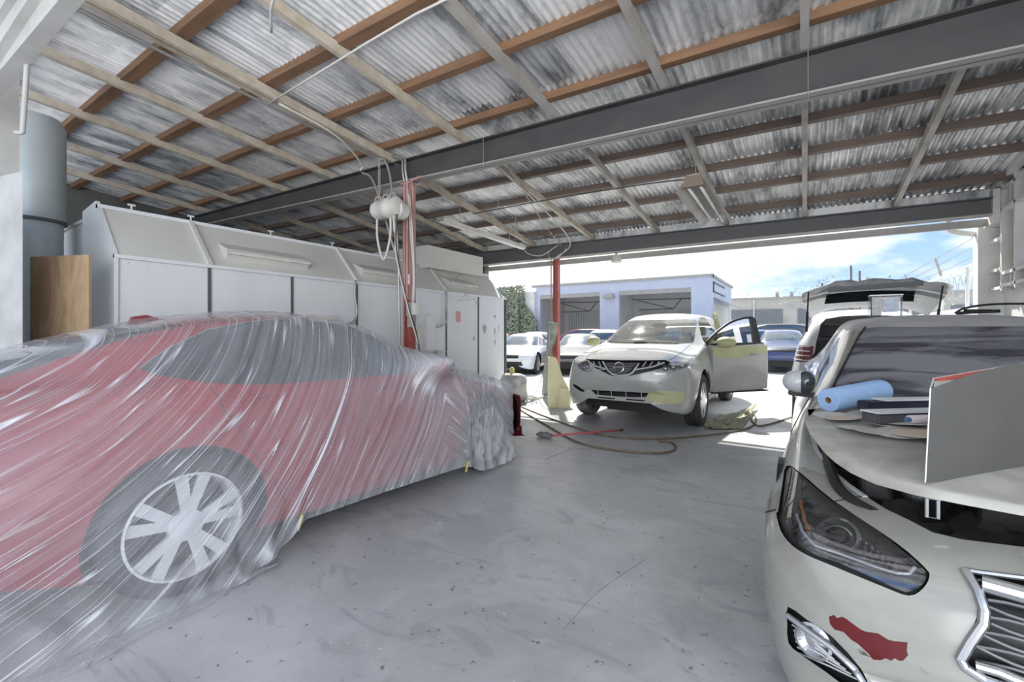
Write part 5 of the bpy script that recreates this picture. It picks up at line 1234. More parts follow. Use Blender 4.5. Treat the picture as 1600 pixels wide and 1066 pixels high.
# film: draped over the hull of every cross-section, creased and gathered at the hem
def hull(P):
    P = sorted(set(P)); 
    def half(Q):
        o = []
        for p in Q:
            while len(o) > 1 and (o[-1][0]-o[-2][0])*(p[1]-o[-2][1])-(o[-1][1]-o[-2][1])*(p[0]-o[-2][0]) <= 0: o.pop()
            o.append(p)
        return o
    return half(P[::-1])[::-1], half(P)
Kd = pchip(RK, 8)
def sec_at(yl):
    yl = min(max(yl, .02), 4.53)
    for a, b in zip(Kd, Kd[1:]):
        if a[0] <= yl <= b[0]: k = (yl-a[0])/max(b[0]-a[0], 1e-6); return [u+(v-u)*k for u, v in zip(a, b)]
    return Kd[-1]
g = B(); uvl = g.loops.layers.uv.new('creases'); RW = []; NYF, NS = 330, 130
UVs = {}
YA, YB = -.45, 3.92
def lerpk(x, ks):
    for (a, b), (c, d) in zip(ks, ks[1:]):
        if x <= c: return b+(d-b)*max(0, (x-a)/(c-a)) if c > a else d
    return ks[-1][1]
# hem height and spread on the near side along the car
HZ = [(-.45, .0), (.5, .0), (1.15, .0), (1.30, .02), (1.45, .09), (1.55, .17), (2.2, .16), (3.0, .13), (3.12, .10), (3.25, .03), (3.7, .015), (4.1, .02)]
HX = [(-.45, .14), (.9, .13), (1.2, .10), (1.5, .03), (2.9, .015), (3.2, .03), (3.6, .05), (4.1, .03)]
acc = 0.0; prevphi = None
for j in range(NYF+1):
    Y = YA+(YB-YA)*j/NYF; yl = RYF-Y
    yl_c = yl
    y_, t_, wt_, dt_, s_, ws_v, w_v, zw_, b_v, wb_ = sec_at(yl_c)
    hb_ = bvh.ray_cast(Vector((0, Y, .58)), Vector((-1, 0, 0))); cxl = rtr((0, yl, 0)).x
    w_v = max(.30, hb_[0].x-cxl) if (hb_[0] is not None and Y > 3.4) else max(w_v, .62); cxl = rtr((0, yl, 0)).x
    # tent profile from the roof rail straight to the sill flare
    top = [(0, t_+.02), (.4*wt_, t_-.05*dt_+.02), (min(wt_, w_v)*.85, t_-dt_*.5+.02), (min(wt_, w_v*.95)+.02, t_-dt_+.02)]
    sh = (min(max(ws_v, .70), w_v)+.02, s_+.02); mid = (w_v+.02, zw_); low = (w_v+.015+lerpk(Y, HX)*.25, .36)
    hem = (w_v+lerpk(Y, HX), lerpk(Y, HZ)+.006)
    near = [Vector((a, 0, b)) for a, b in top+[((wt_+sh[0])/2+.03, (top[3][1]+sh[1])/2+.01), sh, mid, low, hem]]
    path = smoothpts(near, 8)
    # resample evenly
    ln = [0]
    for a, b in zip(path, path[1:]): ln.append(ln[-1]+(b-a).length)
    def res(n):
        o = []; i = 0
        for k in range(n+1):
            d = ln[-1]*k/n
            while i < len(ln)-2 and ln[i+1] < d: i += 1
            o.append(path[i]+(path[i+1]-path[i])*((d-ln[i])/max(ln[i+1]-ln[i], 1e-9)))
        return o
    P = res(NS); row = []
    far = P[:60:3][::-1]
    full = [(-p.x, p.z, -i) for i, p in enumerate(far)]+[(p.x, p.z, i) for i, p in enumerate(P)][1:]
    for x, z, i in full:
        phi = math.radians(lerpk(Y, [(-.45, 16), (.6, 24), (1.2, 34), (2.0, 50), (2.8, 56), (3.3, 40), (4.1, 20)]))
        sgn = 1 if Y < 3.25 else -1
        q = -(Y)*math.sin(phi)+(z if x > 0 else z)*math.cos(phi); v_ = Y*math.cos(phi)+z*math.sin(phi)
        if Y > 3.05:
            k = min((Y-3.05)/.5, 1); q = q*(1-k)+(Y*math.sin(.5)+z*math.cos(.5)+3)*k
        n1 = noise.noise(Vector((q*9, v_*.6, 3.1))); n2 = noise.noise(Vector((q*24, v_*1.1, 9.7)))
        ridge = (1-min(abs(n1)*5, 1))**2
        amp = .010*ridge+.004*n2
        cl = max(0, 1-z/.4)
        if x > 0: amp += cl*.022*math.sin(Y*34+6*noise.noise(Vector((Y*3, z*5, 1))))*(1 if (Y > 3.05 or 1.15 < Y < 1.6) else .3)
        nx_ = 1 if x > .3 else .2
        if x > 0: amp += .22*math.exp(-((Y-2.68)/(.16 if Y < 2.68 else .22))**2)*math.exp(-((z-1.03)/.10)**2)
        vtx = g.verts.new((cxl+x+amp*nx_, Y+.01*n2, max(z+amp*(1-nx_*.7), .004+.004*abs(n2)))); row.append((vtx, (q, v_)))
    RW.append(row)
for a, b in zip(RW, RW[1:]):
    for i in range(len(a)-1):
        f = g.faces.new((a[i][0], a[i+1][0], b[i+1][0], b[i][0])); f.smooth = True
        for lp_, uvv in zip(f.loops, (a[i][1], a[i+1][1], b[i+1][1], b[i][1])): lp_[uvl].uv = uvv
bmesh.ops.recalc_face_normals(g, faces=g.faces)
film = put('masking_film', g, M['film'], label='translucent wrinkled plastic masking film draped over the red car', cat='film')
# skirt of film lying on the floor by the rear wheel
g = B(); uvl = g.loops.layers.uv.new('creases'); RW = []
for j in range(60):
    Y = -.4+1.75*j/59; cxl = rtr((0, RYF-Y, 0)).x; row = []
    ext = lerpk(Y, [(-.4, .16), (.4, .17), (.9, .11), (1.15, .05), (1.30, .01)])
    for i in range(9):
        x = .81+.10+ext*i/8; n1 = noise.noise(Vector((Y*6, i*.4, 2)))
        row.append((g.verts.new((cxl+x+.02*n1, Y, .008+.010*abs(n1)+.012*abs(math.sin(i*1.1+Y*7)))), (Y*2+i*.05, i*.2)))
    RW.append(row)
for a, b in zip(RW, RW[1:]):
    for i in range(8):
        f = g.faces.new((a[i][0], a[i+1][0], b[i+1][0], b[i][0])); f.smooth = True
        for lp_, uvv in zip(f.loops, (a[i][1], a[i+1][1], b[i+1][1], b[i][1])): lp_[uvl].uv = uvv
put('film_skirt', g, M['film'], film)
g = B()
for Y, z in ((1.52, .17), (3.03, .13)):
    cxl = rtr((0, RYF-Y, 0)).x+.84; bar(g, (cxl, Y-.01, z-.04), (cxl+.012, Y+.01, z+.05), .03, .006)
put('tape_piece', g, flat('yellow_tape', (.62, .52, .16), .6), film, label='yellow tape')
# ------------------------------------------------------------------ things on the bonnet of the dusty car
def hoodz(x, y):
    return hood_h(x, y)+.003
# blue paper roll
a = Vector((.095, 2.66, 0)); b = Vector((.33, 2.95, 0)); r = .056
a.z = hoodz(.12, 2.7)+r+.006; b.z = hoodz(b.x, b.y)+r+.006
t = thing('paper_roll', ((a.x+b.x)/2, (a.y+b.y)/2, a.z-r), 'light blue paper towel roll lying at the foot of the dusty windscreen', 'paper roll')
d = (b-a).normalized(); s = d.cross(Vector((0, 0, 1))).normalized(); u = s.cross(d)
def tubeend(bmq, p0, p1, ro, ri, n=36, wav=0):
    R = []
    for p, rr in ((p0, ri), (p0, ro*.97), (p0+d*.004, ro), (p1-d*.02, ro*(1+wav)), (p1, ro*.97), (p1, ri), (p0, ri)):
        R.append([bmq.verts.new(p+(s*math.cos(2*PI*k/n)+u*math.sin(2*PI*k/n))*rr*(1+(wav*.6*math.sin(k*2.3) if rr > ri else 0))) for k in range(n)])
    for A, Q in zip(R, R[1:]):
        for k in range(n): bmq.faces.new((A[k], A[(k+1) % n], Q[(k+1) % n], Q[k]))
    bmesh.ops.recalc_face_normals(bmq, faces=bmq.faces)
g = B(); tubeend(g, a, b, r, .016, wav=.01); autosmooth(put('paper', g, noisy('blue_paper', (.30, .47, .74), (.36, .53, .78), 14, (.8, .9), bump=.3), t), 50)
g = B(); tubeend(g, a+d*.002, b-d*.002, .0165, .014); put('cardboard_core', g, flat('cardboard', (.36, .23, .10), .8), t)
# sanding blocks
def block(x0, y0, x1, y1, h, wd, mat, name, label, z=None, cat='sanding block', r_=.006):
    z = z if z is not None else max(hoodz(x0, y0), hoodz(x1, y1))+.004
    p0 = Vector((x0, y0, z)); p1 = Vector((x1, y1, z)); g = B(); bar(g, p0, p1, wd, h)
    bmesh.ops.bevel(g, geom=g.edges[:], offset=r_, segments=2, affect='EDGES'); return put(name, g, mat, label=label, cat=cat)
p = at(1348, 635, 1.95); q = at(1475, 637, 2.0)
o1 = block(p.x, p.y, q.x, q.y, .045, .07, flat('blue_black_rubber', (.018, .025, .045), .5), 'sanding_block', 'long blue black sanding block behind the wide grey one')
g = B(); bar(g, Vector((p.x+.06, p.y+.05, o1.location.z+.047)), Vector((q.x, q.y, o1.location.z+.047)), .07, .006); put('paper_strip', g, flat('white_sheet', (.72, .73, .76), .6), label='white abrasive strip lying on top of the blue black sanding block', cat='paper')
p = at(1358, 656, 1.72); q = at(1470, 660, 1.76)
o2 = block(p.x, p.y, q.x, q.y, .040, .075, noisy('grey_foam', (.06, .06, .065), (.12, .12, .125), 9, (.7, .8)), 'sanding_block', 'worn dark grey sanding block under a pale strip, in front of the blue black one')
g = B(); bar(g, Vector((p.x, p.y, o2.location.z+.0405)), Vector((q.x, q.y, o2.location.z+.0405)), .08, .005); put('paper_strip', g, flat('white_sheet', (.70, .71, .73), .6), label='pale abrasive strip lying on top of the worn grey sanding block', cat='paper')
# sanding discs in a loose spread
discs = [(1300, 653, 2.05, .075, .003), (1352, 654, 2.0, .07, .006), (1318, 664, 1.93, .07, .010), (1345, 678, 1.75, .075, .004), (1372, 688, 1.66, .078, .008), (1392, 672, 1.73, .075, .013), (1412, 664, 1.75, .07, .019), (1410, 690, 1.60, .08, .012), (1440, 694, 1.56, .085, .017), (1428, 676, 1.66, .075, .022)]
dl = ['pale sanding disc just below the end of the blue paper roll', 'pale sanding disc beside the blue black block', 'pale sanding disc second from the blue paper roll', 'pale sanding disc at the start of the front row', 'pale sanding disc second in the front row', 'tan edged sanding disc under the worn grey block', 'buff sanding disc tucked at the worn grey block', 'large pale sanding disc third in the front row', 'large pale sanding disc last in the front row, by the grey carton', 'curled pale sanding disc just below the small white tube']
for k, (px, py, dd, rad, lift) in enumerate(discs):
    c = at(px, py, dd); g = B(); zc = hoodz(c.x, c.y)+lift; ve = []
    for th in (0, .0018):
        for rr in (.2, .6, 1):
            ve.append([g.verts.new((c.x+rad*rr*math.cos(m*PI/14), c.y+rad*rr*math.sin(m*PI/14), hoodz(c.x+rad*rr*math.cos(m*PI/14), c.y+rad*rr*math.sin(m*PI/14))*.5+zc*.5+lift*.5+th+.006*(rr**2)*math.sin(m*PI/14+k)*(1 if k != 9 else 2))) for m in range(28)])
    for A, Q in ((0, 1), (1, 2), (3, 4), (4, 5), (2, 5)):
        for m in range(28): g.faces.new((ve[A][m], ve[A][(m+1) % 28], ve[Q][(m+1) % 28], ve[Q][m]))
    g.faces.new(ve[0]); g.faces.new(ve[3]); bmesh.ops.recalc_face_normals(g, faces=g.faces)
    put('sanding_disc', g, flat('disc_%d' % (k % 3), [(.58, .57, .52), (.50, .49, .45), (.60, .52, .42)][k % 3], .8), label=dl[k], cat='sanding disc', group='loose sanding discs on the bonnet')
c0 = at(1421, 653, 1.62); c1 = at(1462, 659, 1.64); c0.z = hoodz(c0.x, c0.y)+.05; c1.z = hoodz(c1.x, c1.y)+.045
t = thing('glue_tube', c0, 'small white tube with faded red stripe beside the grey carton', 'tube')
g = B(); tube(g, [c0, c0+(c1-c0)*.8, c1], [.016, .014, .006], 12); put('tube_body', g, flat('white_pink', (.70, .62, .62), .5), t, smooth=True)
g = B(); tube(g, [c0-(c1-c0).normalized()*.015, c0], .009, 12); put('cap', g, flat('blue_cap', (.06, .16, .28), .4), t)
# grey carton standing on the bonnet, open towards the screen
bl = at(1447, 738, 1.225); br = at(1665, 732, 1.30); tl = at(1455, 607, 1.235); tr_ = at(1665, 560, 1.30); bz = hoodz(bl.x, bl.y)+.004
t = thing('carton', (bl.x, bl.y, bz), 'grey open carton with white and red edge standing on the front of the raised bonnet', 'box')
bk = Vector((.22, .97, 0))*.20
g = B(); A1 = []
for i in range(17):
    s_ = i/16; base = bl.lerp(br, s_); base.z = bz; topc = tl.lerp(tr_, s_); topc.z += .022*math.sin(PI*min(s_*1.1, 1)); bow = Vector((.5, -.86, 0))*.015*math.sin(PI*s_)
    A1.append([g.verts.new(base.lerp(topc, k/8)+bow*(k/8)) for k in range(9)])
for a_, b_ in zip(A1, A1[1:]):
    for i in range(8): g.faces.new((a_[i], a_[i+1], b_[i+1], b_[i]))
bmesh.ops.solidify(g, geom=g.faces[:], thickness=.003); autosmooth(put('front_panel', g, noisy('grey_board', (.20, .198, .188), (.165, .165, .157), 3, (.5, .65)), t), 50)
g = B(); quadbox(g, [(bl.x, bl.y, bz), (bl.x+bk.x*.7, bl.y+bk.y*.7, bz), (tl.x+bk.x*.7, tl.y+bk.y*.7, tl.z+.02), (tl.x, tl.y, tl.z)], (-.86, -.5, 0), .004); put('side_panel', g, flat('white_board', (.66, .66, .64), .6), t)
tb_ = [tl+bk*.8+Vector((0, 0, .018)), tr_+bk*.6+Vector((0, 0, .0))]
g = B(); quadbox(g, [(bl.x+bk.x, bl.y+bk.y, bz), (br.x+bk.x, br.y+bk.y, bz), tb_[1], tb_[0]], (0, 1, 0), .004); put('back_panel', g, flat('white_board', (.7, .7, .7), .6), t)
g = B(); bar(g, tb_[0]+Vector((0, -.004, -.012)), tb_[1]+Vector((0, -.004, -.012)), .012, .010); put('red_edge', g, flat('red_print', (.55, .12, .10), .6), t)
for k in range(4):
    g = B(); z_ = tl.z-.006-k*.010; quadbox(g, [(tl.x+.006, tl.y+.01, z_), (tr_.x, tr_.y+.01, z_+.03), (tr_.x+bk.x*.7, tr_.y+bk.y*.7, z_+.035), (tl.x+bk.x*.7, tl.y+bk.y*.7, z_+.012)], (0, 0, 1), .003); put('paper_sheet', g, flat('cream_sheet_%d' % k, [(.62, .61, .52), (.66, .68, .78), (.58, .56, .48), (.62, .6, .5)][k], .7), t)
# clear tub and black trim on the roof
c = at(1383, 496, 4.05); zz = 1.455
t = thing('clear_tub', (c.x, c.y, zz), 'clear square plastic tub with blue contents standing on the dusty roof', 'tub')
g = B(); rbox(g, c.x-.115, c.x+.115, c.y-.06, c.y+.06, zz, zz+.20, .015); put('tub_wall', g, glassmat('thin_clear_plastic', (.88, .90, .93), .03, .15), t)
g = B(); rbox(g, c.x-.02, c.x+.09, c.y-.05, c.y+.05, zz+.05, zz+.17, .012); put('blue_cloth', g, noisy('blue_contents', (.05, .12, .28), (.20, .32, .50), 24, (.6, .8)), t)
g = B(); rbox(g, c.x-.10, c.x-.03, c.y-.05, c.y+.05, zz+.01, zz+.18, .012); put('dark_contents', g, noisy('dark_contents', (.06, .055, .06), (.20, .18, .17), 24, (.6, .8)), t)
g = B(); box(g, c.x-.118, c.x+.118, c.y-.063, c.y+.063, zz+.195, zz+.205); put('tub_rim', g, M['silver'], t)
p0 = at(1492, 492, 3.3); p0.z = 1.46
g = B(); tube(g, smoothpts([p0, p0+Vector((.05, .0, .035)), p0+Vector((.18, .03, .06)), p0+Vector((.36, .06, .062)), p0+Vector((.52, .08, .045)), p0+Vector((.66, .1, .04))], 6), .008, 8)
tube(g, smoothpts([p0+Vector((.01, 0, 0)), p0+Vector((.12, .02, .008)), p0+Vector((.24, .03, .012))], 5), .012, 8); tube(g, [p0+Vector((.05, .0, .02)), p0+Vector((.2, .03, .015))], .010, 8)
tube(g, [p0+Vector((.50, .08, .045)), p0+Vector((.53, .08, .015)), p0+Vector((.55, .08, .03))], .008, 6)
put('roof_trim', g, M['black'], label='black curved trim strip lying on the dusty roof, near the white column', cat='trim', smooth=True)

# ------------------------------------------------------------------ floor things
def hose(px, r, mat, label, ex=None):
    pts = [onz(*q, r+.002) for q in px]; g = B(); tube(g, smoothpts(pts, 7), r, 8); return put('air_hose', g, M[mat], label=label, cat='hose', smooth=True, group='hoses on the shop floor')
M['hose_brown'] = noisy('brown_hose', (.20, .145, .085), (.12, .09, .06), 9, (.5, .7))
M['hose_pale'] = flat('pale_hose', (.42, .41, .37), .6)
hose([(812, 640), (832, 652), (860, 668), (900, 690), (950, 702), (1010, 708), (1046, 706), (1056, 699), (1047, 691), (1028, 690)], .011, 'hose_brown', 'brown air hose ending in a loose hook on the open floor')
hose([(815, 636), (850, 650), (900, 668), (950, 682), (1010, 686), (1060, 684), (1130, 677), (1168, 669), (1181, 658), (1178, 647), (1174, 655), (1183, 665), (1205, 662), (1236, 652)], .011, 'hose_brown', 'long brown air hose looping past the crumpled masking paper')
hose([(800, 632), (826, 628), (845, 622), (860, 613), (864, 606)], .009, 'hose_pale', 'pale hose running from the tangle to the cream guard')
hose([(806, 625), (830, 622), (852, 620), (868, 619), (880, 618)], .009, 'hose_pale', 'pale hose lying straight behind the cream guard')
g = B(); tube(g, smoothpts([onz(822, 626, .012), onz(838, 612, .1), at(846, 592, 8.3), at(852, 570, 8.2), at(857, 540, 8.1), at(859, 510, 8.0)], 6), .009, 8); put('air_hose', g, M['hose_pale'], label='pale hose rising from the floor beside the leaning grey bumper', cat='hose', smooth=True)
g = B(); random.seed(3); c = onz(812, 626, .02); q = []
for k in range(46): a_ = k*.62; rr = .16+.10*math.sin(k*1.7); q.append(c+Vector((rr*1.5*math.cos(a_), rr*math.sin(a_)*1.1, .02+.05*abs(math.sin(k*.9)))))
tube(g, smoothpts(q, 4), .010, 7); put('hose_tangle', g, M['hose_pale'], label='tangled pale hose heap between the nose of the red car and the cream guard', cat='hose', smooth=True)
# broom
t = thing('broom', onz(855, 683, 0), 'floor broom with red handle and grey head lying on the floor', 'broom')
g = B(); tube(g, [onz(862, 681, .045), onz(971, 672, .038)], .012, 10); put('handle', g, flat('red_handle', (.50, .10, .11), .5), t, smooth=True)
g = B(); tube(g, [onz(969, 672.3, .038), onz(973, 672, .038)], .015, 10); put('end_cap', g, M['black'], t)
c = onz(851, 684, 0); g = B(); ell(g, c+Vector((0, 0, .035)), (.12, .06, .034), 18, 10, lambda p: Vector((p.x, p.y, p.z+.15*math.sin(p.x*9)))); put('head', g, noisy('grey_bristle', (.16, .16, .16), (.24, .24, .24), 30, (.8, .9), bump=.6), t, smooth=True)
# crumpled masking paper beside the front wheel
g = B(); corner = [onz(1098, 665), onz(1110, 672), onz(1150, 672), onz(1183, 640), onz(1160, 648), onz(1125, 650)]
A1 = []
e0, e1, e2, e3 = onz(1096, 660), onz(1184, 638), onz(1158, 672), onz(1104, 672)
for j in range(13):
    v = j/12; row = []
    for i in range(17):
        u_ = i/16; p_ = (e0.lerp(e1, u_)).lerp(e3.lerp(e2, u_), v); n1 = abs(noise.noise(Vector((u_*5, v*4, 4)))); row.append(g.verts.new((p_.x, p_.y, .012+.07*n1+.16*max(0, u_-.55)**1.3*(1-v)*1.2)))
    A1.append(row)
for a_, b_ in zip(A1, A1[1:]):
    for i in range(16): g.faces.new((a_[i], a_[i+1], b_[i+1], b_[i]))
bmesh.ops.solidify(g, geom=g.faces[:], thickness=.003)
put('masking_paper', g, noisy('greenish_masking_paper', (.60, .60, .44), (.50, .50, .34), 5, (.6, .7)), label='crumpled pale green masking paper on the floor by the suv front wheel', cat='paper')
# grey bumper skin leaning on the thin red post
g = B(); A1 = []
ctrl = [(at(853, 619, 9.05), .085), (at(856, 585, 8.75), .09), (at(860, 555, 8.5), .085), (at(863, 525, 8.3), .09), (at(865, 504, 8.2), .10)]
for p_, hw in ctrl:
    A1.append([g.verts.new(p_+RGT*(hw*s_)+FWD*(.07*s_*s_)) for s_ in (-1, -.5, 0, .5, 1)])
for a_, b_ in zip(A1, A1[1:]):
    for i in range(4): g.faces.new((a_[i], a_[i+1], b_[i+1], b_[i]))
bmesh.ops.subdivide_edges(g, edges=g.edges[:], cuts=2, use_grid_fill=True, smooth=.5); bmesh.ops.solidify(g, geom=g.faces[:], thickness=.012)
mn = min(v.co.z for v in g.verts)
put('bumper_skin', g, noisy('grey_green_bumper', (.20, .23, .20), (.36, .38, .35), 5, (.5, .6)), label='grey green plastic bumper skin leaning upright against the thin red post', cat='bumper')
# film wrapped drum with a yellow cup on it
c = onz(803, 628, 0); t = thing('wrapped_drum', c, 'low drum wrapped in crinkled clear film behind the nose of the red car', 'drum')
g = B(); lathe(g, [(.20, 0), (.23, .1), (.21, .3), (.235, .42), (.22, .50), (.15, .53), (.02, .53)], c, 'z', 30)
for v in g.verts: n1 = noise.noise(v.co*7); v.co += Vector((v.co.x-c.x, v.co.y-c.y, 0))*n1*.35+Vector((0, 0, .03*n1 if v.co.z > .05 else 0))
put('drum_body', g, noisy('crinkled_film', (.62, .63, .62), (.30, .32, .31), 7, (.25, .4), bump=.5), t, smooth=True)
g = B(); cc = at(800, 584, (c-EYE).dot(FWD)-.05); cc.z = .52; lathe(g, [(.045, 0), (.05, .10), (.03, .12), (.03, .14)], cc, 'z', 18); autosmooth(put('yellow_cup', g, flat('cup_yellow', (.70, .58, .20), .5), label='small yellow cup on the film wrapped drum', cat='cup'))
# floor control joint crack
bm = B(); P = [onz(1010, 873, .001), onz(935, 925, .001), onz(880, 985, .001)]; tube(bm, smoothpts(P, 4), .0012, 4); tube(bm, [onz(898, 699, .001), onz(852, 718, .001)], .002, 4); struct('floor_crack', bm, flat('crack', (.24, .25, .26), .8))

# ------------------------------------------------------------------ yard: cars
M['orange'] = flat('orange_car_paint', (.62, .24, .09), .3, 0, .5); M['maroon'] = flat('maroon_paint', (.16, .02, .035), .25, 0, .6); M['near_black'] = flat('dark_grey_paint', (.07, .075, .085), .25, 0, .6)
M['white_car'] = flat('plain_white_paint', (.66, .67, .68), .25, 0, .6); M['pinkish'] = flat('silver_rose_paint', (.52, .43, .43), .3, 0, .5); M['navy'] = flat('navy_paint', (.03, .05, .14), .25, 0, .6); M['blue_car'] = flat('blue_paint', (.08, .16, .45), .3, 0, .5)
def gp_(x, d): r_ = ray(x, 519); return (r_.x*d, r_.y*d)
x, y = gp_(774, 20.5); far_car('sedan', x, y, .52, 'orange', 'orange car beside the corner of the spray booth, mostly hidden', H=1.30)
x, y = gp_(819, 15.6); far_car('sedan', x, y, .30, 'white_car', 'white sedan with loose bumper in the yard, between the booth corner and the leaning bumper', H=1.28, W=.86)
x, y = gp_(838, 20.6); far_car('sedan', x, y, .52, 'white_car', 'second white sedan, parked behind the one with the loose bumper', H=1.34, W=.86)
x, y = gp_(906, 15.4); far_car('sedan', x, y, .35, 'near_black', 'dark grey sedan nosing out behind the thin red post', H=1.28, W=.86)
x, y = gp_(905, 24.6); far_car('suv', x, y, -1.57, 'maroon', 'maroon suv seen side on behind the thin red post', H=1.52)
x, y = gp_(952, 20.0); far_car('suv', x, y, PI+.25, 'pinkish', 'silver rose suv showing its rear window behind the open door suv', H=1.45, W=.84)
x, y = gp_(1222, 15.9); far_car('suv', x, y, .05, 'navy', 'navy suv with silver hood facing the shop, behind the open car door', H=1.42, W=.84)
x, y = gp_(1152, 20.5); far_car('suv', x, y, -1.5, 'blue_car', 'blue vehicle with light roof seen through the open door window', H=1.44)
x, y = gp_(1194, 22.5); far_car('suv', x, y, -1.5, 'near_black', 'black off road car far behind the open door, below the barred windows', H=1.75)
x, y = gp_(1245, 27); far_car('suv', x, y, .2, 'white_car', 'white van like car far back beneath the barred windows', H=1.75)

# ------------------------------------------------------------------ yard: buildings
M['blue_wall'] = noisy('pale_blue_stucco', (.47, .52, .62), (.53, .58, .68), 1.2, (.7, .8)); M['far_grey'] = noisy('grey_shutter', (.68, .68, .66), (.76, .76, .74), 2, (.6, .7)); M['beige_wall'] = noisy('beige_block_wall', (.52, .50, .45), (.42, .41, .37), 1, (.8, .9), bump=.3)
t = thing('workshop_building', (-9.5, 27, 0), 'pale blue workshop building with two open bays', 'building')
YB_ = 25.4; zt = 4.28
def bx(name, mat, *a, parent=t, **k): g = B(); box(g, *a); return put(name, g, M[mat] if isinstance(mat, str) else mat, parent, **k)
bx('wall', 'blue_wall', -14.9, -4.15, YB_, YB_+.25, 3.75, zt)
for x0, x1 in ((-15.2, -14.6), (-10.4, -9.2), (-5.15, -4.15)): bx('wall_pier', 'blue_wall', x0, x1, YB_, YB_+.25, 0, 3.75)
bx('parapet', 'steel_pale', -15.2, -4.05, YB_-.08, YB_+.3, zt, zt+.14)
bx('side_wall', 'blue_wall', -4.4, -4.15, YB_+.25, 33.2, 2.9, zt); bx('side_wall', 'blue_wall', -4.4, -4.15, YB_+.25, 26.2, 0, 2.9); bx('side_wall', 'blue_wall', -4.4, -4.15, 32.2, 33.2, 0, 2.9)
bx('parapet', 'steel_pale', -4.45, -4.05, YB_, 33.3, zt, zt+.14)
bx('side_wall', 'far_grey', -15.2, -15.0, YB_+.2, 30, 0, 3.9); bx('roof', 'far_grey', -15.0, -4.2, YB_+.2, 33.2, 3.9, 3.95); bx('rear_wall', 'far_grey', -15.0, -4.4, 29.8, 30, 0, 3.9); bx('partition', 'far_grey', -9.9, -9.7, YB_+.3, 30, 0, 3.9); bx('floor_slab', 'yard', -15, -4.4, YB_, 33, 0, .03)
for x0, x1 in ((-14.6, -10.4), (-9.2, -5.15)):
    bx('shutter_box', 'steel_pale', x0, x1, YB_+.02, YB_+.35, 3.5, 3.8)
    g = B()
    for k in range(30): xx = x0+(x1-x0)*k/30; box(g, xx, xx+.02, 29.76, 29.8, .1, 2.9)
    put('rear_shutter_ribs', g, M['steel_pale'], t)
    g = B(); bar(g, (x0+.3, 27, 3.3), (x1-.4, 28, 3.3), .06, .06); bar(g, (x0+.3, 28, 3.3), (x0+2.6, 27.6, 2.7), .05, .05); bar(g, (x0+2.6, 27.6, 2.7), (x0+3.1, 27.6, 3.3), .05, .05); bar(g, (x0+.5, 27.6, 2.68), (x0+2.6, 27.6, 2.7), .05, .05); put('door_track', g, M['seam'], t)
g = B(); 
for k in range(24): yy = 26.3+k*.25; box(g, -4.24, -4.16, yy, yy+.12, 0, 2.9)
put('side_shutter', g, M['far_grey'], t)
g = B(); quadbox(g, [(-4.14, 26.2, 3.2), (-4.14, 32.2, 3.2), (-3.4, 32.2, 2.8), (-3.4, 26.2, 2.8)], (0, 0, 1), .03)
put('awning', g, M['steel_pale'], t)
g = B(); box(g, -4.14, -4.08, 26.0, 30.0, 3.5, 3.55); box(g, -4.14, -4.08, 26.0, 30, 4.0, 4.05); box(g, -4.14, -4.08, 26, 26.06, 3.5, 4.05); put('sign_frame', g, M['seam'], t)
g = B(); quadbox(g, [(-10.1, YB_-.02, 3.35), (-9.4, YB_-.02, 3.35), (-9.5, YB_-.02, 3.6), (-9.9, YB_-.02, 3.58)], (0, -1, 0), .4); put('wall_lamp', g, M['steel_pale'], t)
# ivy wall
t = thing('ivy_wall', (-16.5, 24, 0), 'white wall overgrown with ivy beside the pale blue building', 'wall')
bx('wall', 'white_paint', -22, -14.9, 25.2, 25.4, 0, 4.0, parent=t);
g = B(); random.seed(5)
def leaf(g, p, s, n):
    n = n.normalized(); a_ = n.orthogonal().normalized(); b_ = n.cross(a_); ro = random.random()*6.28; u_ = a_*math.cos(ro)+b_*math.sin(ro); v = n.cross(u_)
    g.faces.new([g.verts.new(p+u_*s), g.verts.new(p+v*s*.6), g.verts.new(p-u_*s*.9), g.verts.new(p-v*s*.6)])
for k in range(9000):
    x_ = random.uniform(-20.5, -14.6); dens = noise.noise(Vector((x_*1.1, 0, 3))); z_ = random.uniform(.3, 4.35+.25*noise.noise(Vector((x_*2, 5, 1))))
    if x_ > -15.6 and z_ > 3.2-(x_+15.6)*1.2: continue
    leaf(g, Vector((x_, 25.15-random.random()*.35-(.4 if x_ < -15.8 else 0)*random.random(), z_)), random.uniform(.05, .13), Vector((random.uniform(-.6, .6), -1, random.uniform(-.3, .8))))
iv = put('ivy_leaves', g, noisy('ivy', (.16, .20, .12), (.32, .35, .26), 2.5, (.5, .7)), t); iv['kind'] = 'stuff'
# far beige building with barred windows
t = thing('block_building', (2, 40, 0), 'long low beige building with barred windows beyond the yard', 'building')
YF = 38.0
bx('wall', 'beige_wall', -6.5, 14, YF, YF+.3, 0, 3.78, parent=t); bx('parapet', 'steel_pale', -6.6, 14, YF-.1, YF+.35, 3.78, 3.92, parent=t)
bx('wall_lower_band', 'white_paint', -6.5, 14, YF-.06, YF, 0, 1.65, parent=t)
for k, (x0, x1) in enumerate(((-4.9, -1.35), (-.4, 2.7), (3.6, 6.6), (7.6, 10.5))):
    wq = bx('window', noisy('barred_window_%d' % k, (.13, .15, .17), (.22, .24, .26), 20, (.5, .6)), x0, x1, YF-.08, YF-.02, 1.95, 3.0, parent=t); g = B()
    n_ = int((x1-x0)/.18)
    for i in range(n_):
        xx = x0+(x1-x0)*i/n_; bar(g, (xx, YF-.1, 1.95), (min(xx+.5, x1), YF-.1, 3.0), .02, .02, up=Vector((0, 1, 0)))
    put('window_grate', g, M['steel_pale'], wq)
